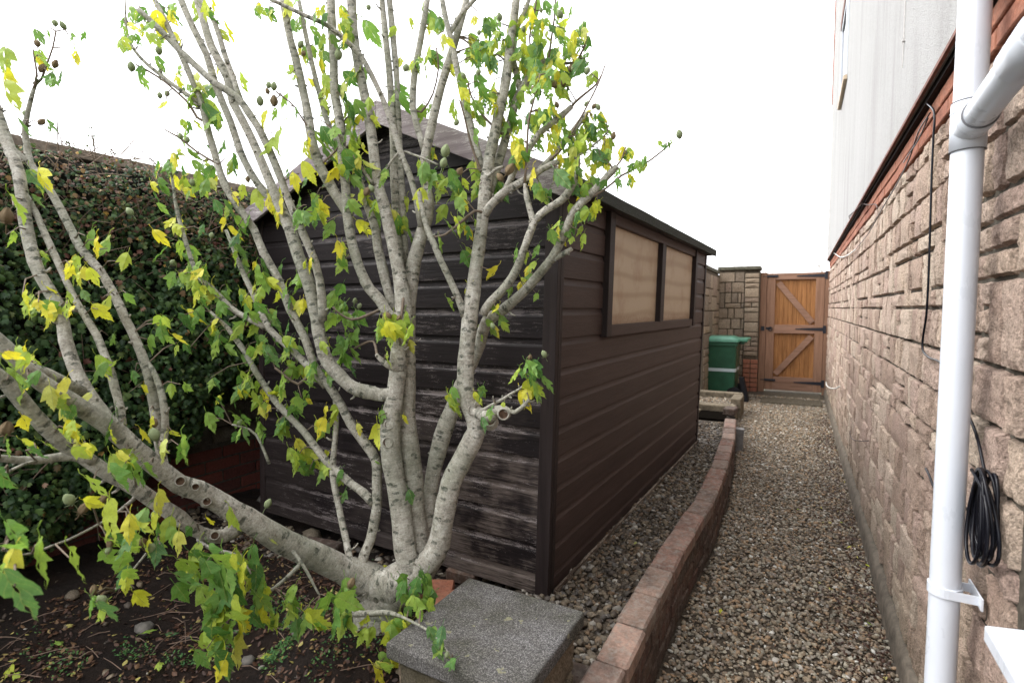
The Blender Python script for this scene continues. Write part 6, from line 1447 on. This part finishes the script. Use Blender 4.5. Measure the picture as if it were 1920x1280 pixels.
PODS = [(104,42,14,0,1.59),(123,49,15,0,1.59),(71,80,15,2,1.59),(75,127,17,2,1.59),(101,120,16,2,1.59),(50,213,14,1,1.6),(72,226,15,2,1.55),(12,405,30,2,1.1),(249,395,17,0,1.9),(298,95,17,0,1.88),(247,126,18,0,1.88),(300,178,13,0,1.9),(312,174,13,1,1.9),(340,256,13,0,1.9),(352,262,12,0,1.9),(503,158,14,0,1.82),(513,162,16,1,1.82),(503,170,12,2,1.82),(488,190,18,0,1.82),(514,190,20,2,1.82),(560,82,15,0,1.85),(635,103,20,0,1.84),(567,98,12,2,1.84),(691,11,13,0,1.85),(759,124,17,0,1.85),(684,358,18,2,1.8),(700,352,15,0,1.8),(833,283,24,0,1.75),(829,305,20,1,1.75),(856,320,18,2,1.76),(896,133,14,0,1.8),(938,33,15,0,1.8),(897,60,11,0,1.8),(983,55,12,0,1.8),(872,142,13,0,1.82),(853,228,14,0,1.8),(949,315,24,2,1.74),(942,330,18,2,1.74),(1053,27,16,0,1.8),(1098,131,16,0,1.75),(1069,128,12,2,1.78),(1074,130,12,1,1.78),(1043,156,18,2,1.78),(1056,155,16,2,1.78),(1007,168,18,2,1.76),(1004,148,13,1,1.76),(1096,194,11,1,1.72),(1111,198,12,2,1.72),(1124,200,13,0,1.72),(1149,255,14,2,1.7),(1070,285,15,1,1.72),(1046,197,12,2,1.72),(1010,230,11,1,1.74),(1275,252,17,0,1.6),(1045,432,15,1,1.7),(927,610,13,1,1.76),(1023,662,15,0,1.65),(992,668,12,2,1.65),(293,813,26,0,1.4),(288,793,18,2,1.42),(136,930,26,0,1.1),(150,950,24,2,1.1),(192,930,22,2,1.12),(10,800,30,2,1.0),(205,1018,18,2,1.12),(200,1030,16,0,1.12),(270,1010,18,2,1.18),(290,1022,22,0,1.2),(288,965,15,1,1.2),(175,1105,18,2,1.05),(198,1120,22,0,1.05),(498,943,18,0,1.8),(665,562,12,0,1.95),(672,572,12,0,1.95),(447,790,12,0,1.93),(733,590,14,2,1.77),(745,595,12,2,1.77),(655,1092,20,2,1.46),(838,1225,14,1,1.30),(320,490,12,0,1.93),(395,440,12,0,1.92),(363,342,13,0,1.9),(465,335,12,2,1.9),(1090,412,12,0,1.7),(1015,20,10,1,1.8),(995,190,12,0,1.74)]
for (u, v, px, k, d) in PODS:
    o = link('seed_pod', PM[k], tree); L = px * 0.8 * d / F_PX
    o.location = tl(at(u, v + px * .5, d)); o.scale = (L, L, L); o.rotation_euler = (rnd.uniform(-.6, .6), rnd.uniform(-.6, .6), rnd.uniform(0, 6))

# ------------------------------------------------------------------ soil litter, weeds, fallen leaves
P, Nl, T, S_ = [], [], [], []
for i in range(9500):
    x = rnd.uniform(-2.6, -0.96); y = rnd.uniform(0.35, 1.75)
    if nn(x, y, 12, 3.0) < -0.12 and rnd.random() < .8: continue
    P.append((x, y, soil_z(x, y) + rnd.uniform(0.001, 0.012))); Nl.append((rnd.gauss(0, .35), rnd.gauss(0, .35), 1)); T.append(rnd.random() ** 1.3 if rnd.random() < .97 else .98); S_.append(rnd.uniform(0.006, 0.026))
V, Fc, tn = leaf_cloud(np.array(P), np.array(Nl), np.array(S_), np.array(T), 'simple')
link('leaf_litter', np_mesh('leaf_litter', V, Fc, tn, M_LITTER), None, kind='stuff', label='dark brown broken leaf litter over the soil under the tree')
P, Nl, T, S_ = [], [], [], []
for i in range(5200):
    u_, v_ = rnd.gauss(560, 95), rnd.gauss(1195, 55)
    if i > 3600: u_, v_ = rnd.gauss(250, 130), rnd.gauss(1235, 25)
    if i > 4600: u_, v_ = rnd.gauss(620, 60), rnd.gauss(1060, 30)
    if v_ < 1000: continue
    p = onz(u_, v_, 0.14); x, y = float(p[0]), float(p[1])
    if nn(x, y, 22, 7.0) < (0.0 if i <= 3600 else 0.12) or x > -0.97: continue
    P.append((x, y, soil_z(x, y) + rnd.uniform(0.006, 0.022))); Nl.append((rnd.gauss(0, .4), rnd.gauss(0, .4), 1)); T.append(rnd.random()); S_.append(rnd.uniform(0.006, 0.013))
V, Fc, tn = leaf_cloud(np.array(P), np.array(Nl), np.array(S_), np.array(T), 'simple')
link('weeds', np_mesh('weeds', V, Fc, tn, M_WEED), None, kind='stuff', label='small bright green weeds creeping over the soil below the trunk')
mb = MB()
for i in range(150):
    x, y = rnd.uniform(-2.5, -1.0), rnd.uniform(.35, 1.7); a = rnd.uniform(0, 6.28); L = rnd.uniform(.03, .16); z = soil_z(x, y) + .008
    tube(mb, [(x, y, z), (x + math.cos(a) * L / 2, y + math.sin(a) * L / 2, z + rnd.uniform(.002, .014)), (x + math.cos(a) * L, y + math.sin(a) * L, z + rnd.uniform(-.002, .01))], [.0016, .0014, .0008], 4, cap=False)
mb.build('fallen_twigs', m_plain('dead_twig', (0.16, 0.11, 0.08), .9), None, kind='stuff', label='thin dead twigs strewn over the soil')
# bits of dead leaf on the shady side of the path
P, Nl, T, S_ = [], [], [], []
for i in range(3200):
    y = rnd.uniform(1.2, 7.5); x = WX - 0.04 - abs(rnd.gauss(0, .12))
    P.append((x, y, 0.016 + rnd.uniform(0, .010))); Nl.append((rnd.gauss(0, .5), rnd.gauss(0, .5), 1)); T.append(rnd.random() * .5 if rnd.random() < .985 else 1.0); S_.append(rnd.uniform(.008, .020))
V, Fc, tn = leaf_cloud(np.array(P), np.array(Nl), np.array(S_), np.array(T), 'simple'); link('path_leaf_litter', np_mesh('path_leaf_litter', V, Fc, tn, M_LITTER), None, kind='stuff', label='dead leaf fragments along the shady foot of the wall')
FALL = [(356,1210,'y','yellow fallen leaf flat on bare dark soil below the drooping leaves',.15),(118,1200,'m','pale fallen leaf on the soil',.15),(25,1255,'y','yellow green fallen leaf at the bottom left of the soil',.15),(30,1240,'y','small yellow fallen leaf touching another at the far lower left',.15),(300,1172,'g','narrow olive fallen leaf on the soil near the middle of bed',.15),(300,1235,'m','curled brownish fallen leaf near the lower edge of the bed',.15),(480,1225,'y','orange yellow fallen leaf among the green weeds',.15),(590,1258,'y','yellow fallen leaf at the bottom among pebbles',.15),(660,1245,'y','pale yellow fallen leaf on stones left of the pier',.15),(705,1040,'y','bright yellow fallen leaf lodged behind the trunk fork',.2),(720,1045,'y','curled yellow leaf beside another behind the trunk fork',.2),(605,1000,'y','orange fallen leaf on the pebbles by the shed front',.18),(545,985,'m','pale fallen leaf by the shed foot behind the leaning limb',.18),(255,1178,'m','small greenish fallen leaf on bare soil',.15),(1195,1020,'y','bright yellow fallen leaf on the raised gravel bed',.20),(1498,955,'y','small yellow leaf on the gravel path beside the wall foot',.03),(1598,1023,'y','little yellow leaf on the gravel near a patch of litter',.03),(1633,1063,'y','yellow leaf cluster at the foot of the stone wall',.03),(1622,1163,'m','buff leaf lying on the gravel path near the downpipe',.03),(1698,1258,'y','yellow leaf at the wall foot under the downpipe',.03),(1353,1140,'y','small yellow leaf on the gravel near the brick wall',.03),(1573,978,'y','tiny yellow leaf on the path gravel by the plinth',.03)]
for i, (u, v, c, lab, z) in enumerate(FALL):
    p = onz(u, v, z); L = (0.045 if u < 1000 else 0.026) * rnd.uniform(.8, 1.2)
    o = link('fallen_leaf', {'y': LY, 'g': LG, 'm': LMX}[c][i % 4], None, label=lab, cat='leaf', group='fallen leaves on the ground'); o.location = (p[0], p[1], (soil_z(p[0], p[1]) + .014) if p[0] < -.97 else z + (.012 if z > .1 else 0.0)); o.scale = (L, L, L); o.rotation_euler = (rnd.uniform(-.3, .3), rnd.uniform(-.3, .3), rnd.uniform(0, 6.28))
# a few larger stones lying on the soil
for i, (u, v, s, lab) in enumerate([(270,1165,.035,'grey rounded stone on the bare soil under the leaves'),(137,1122,.03,'brownish flat stone on the soil at left'),(465,1225,.025,'small dark pebble stone among the weeds'),(585,1005,.05,'mossy grey rock against the shed front foot'),(495,935,.045,'buff rock standing at the left front corner of the shed'),(420,945,.04,'grey rock beside the red brick wall foot'),(650,1225,.04,'brown stone lying left of the stone pier'),(690,1250,.03,'tan pebble by the pier foot'),(560,1200,.025,'mid grey pebble among creeping weeds')]):
    p = onz(u, v, .14); mb = MB(); n, k = 10, 6; vs = []
    for j in range(k + 1):
        for a in range(n):
            th, ph = math.pi * j / k, 2 * math.pi * a / n; q = Vector((math.sin(th) * math.cos(ph), math.sin(th) * math.sin(ph), math.cos(th))); r = 1 + .35 * noise.noise(q * 1.4 + Vector((i * 9, 0, 0))); vs.append((q[0] * r * s, q[1] * r * s * .8, q[2] * r * s * .6))
    mb.add(vs, [(j * n + a, j * n + (a + 1) % n, (j + 1) * n + (a + 1) % n, (j + 1) * n + a) for j in range(k) for a in range(n)])
    o = mb.build('stone', M_BLOCK_FAR if i % 2 else m_plain('grey_rock', (0.13, 0.12, 0.105), .9, .2, .4, 30, .8), None, label=lab, cat='stone', smooth=True); o.location = (p[0], p[1], soil_z(p[0], p[1]) + s * .3)
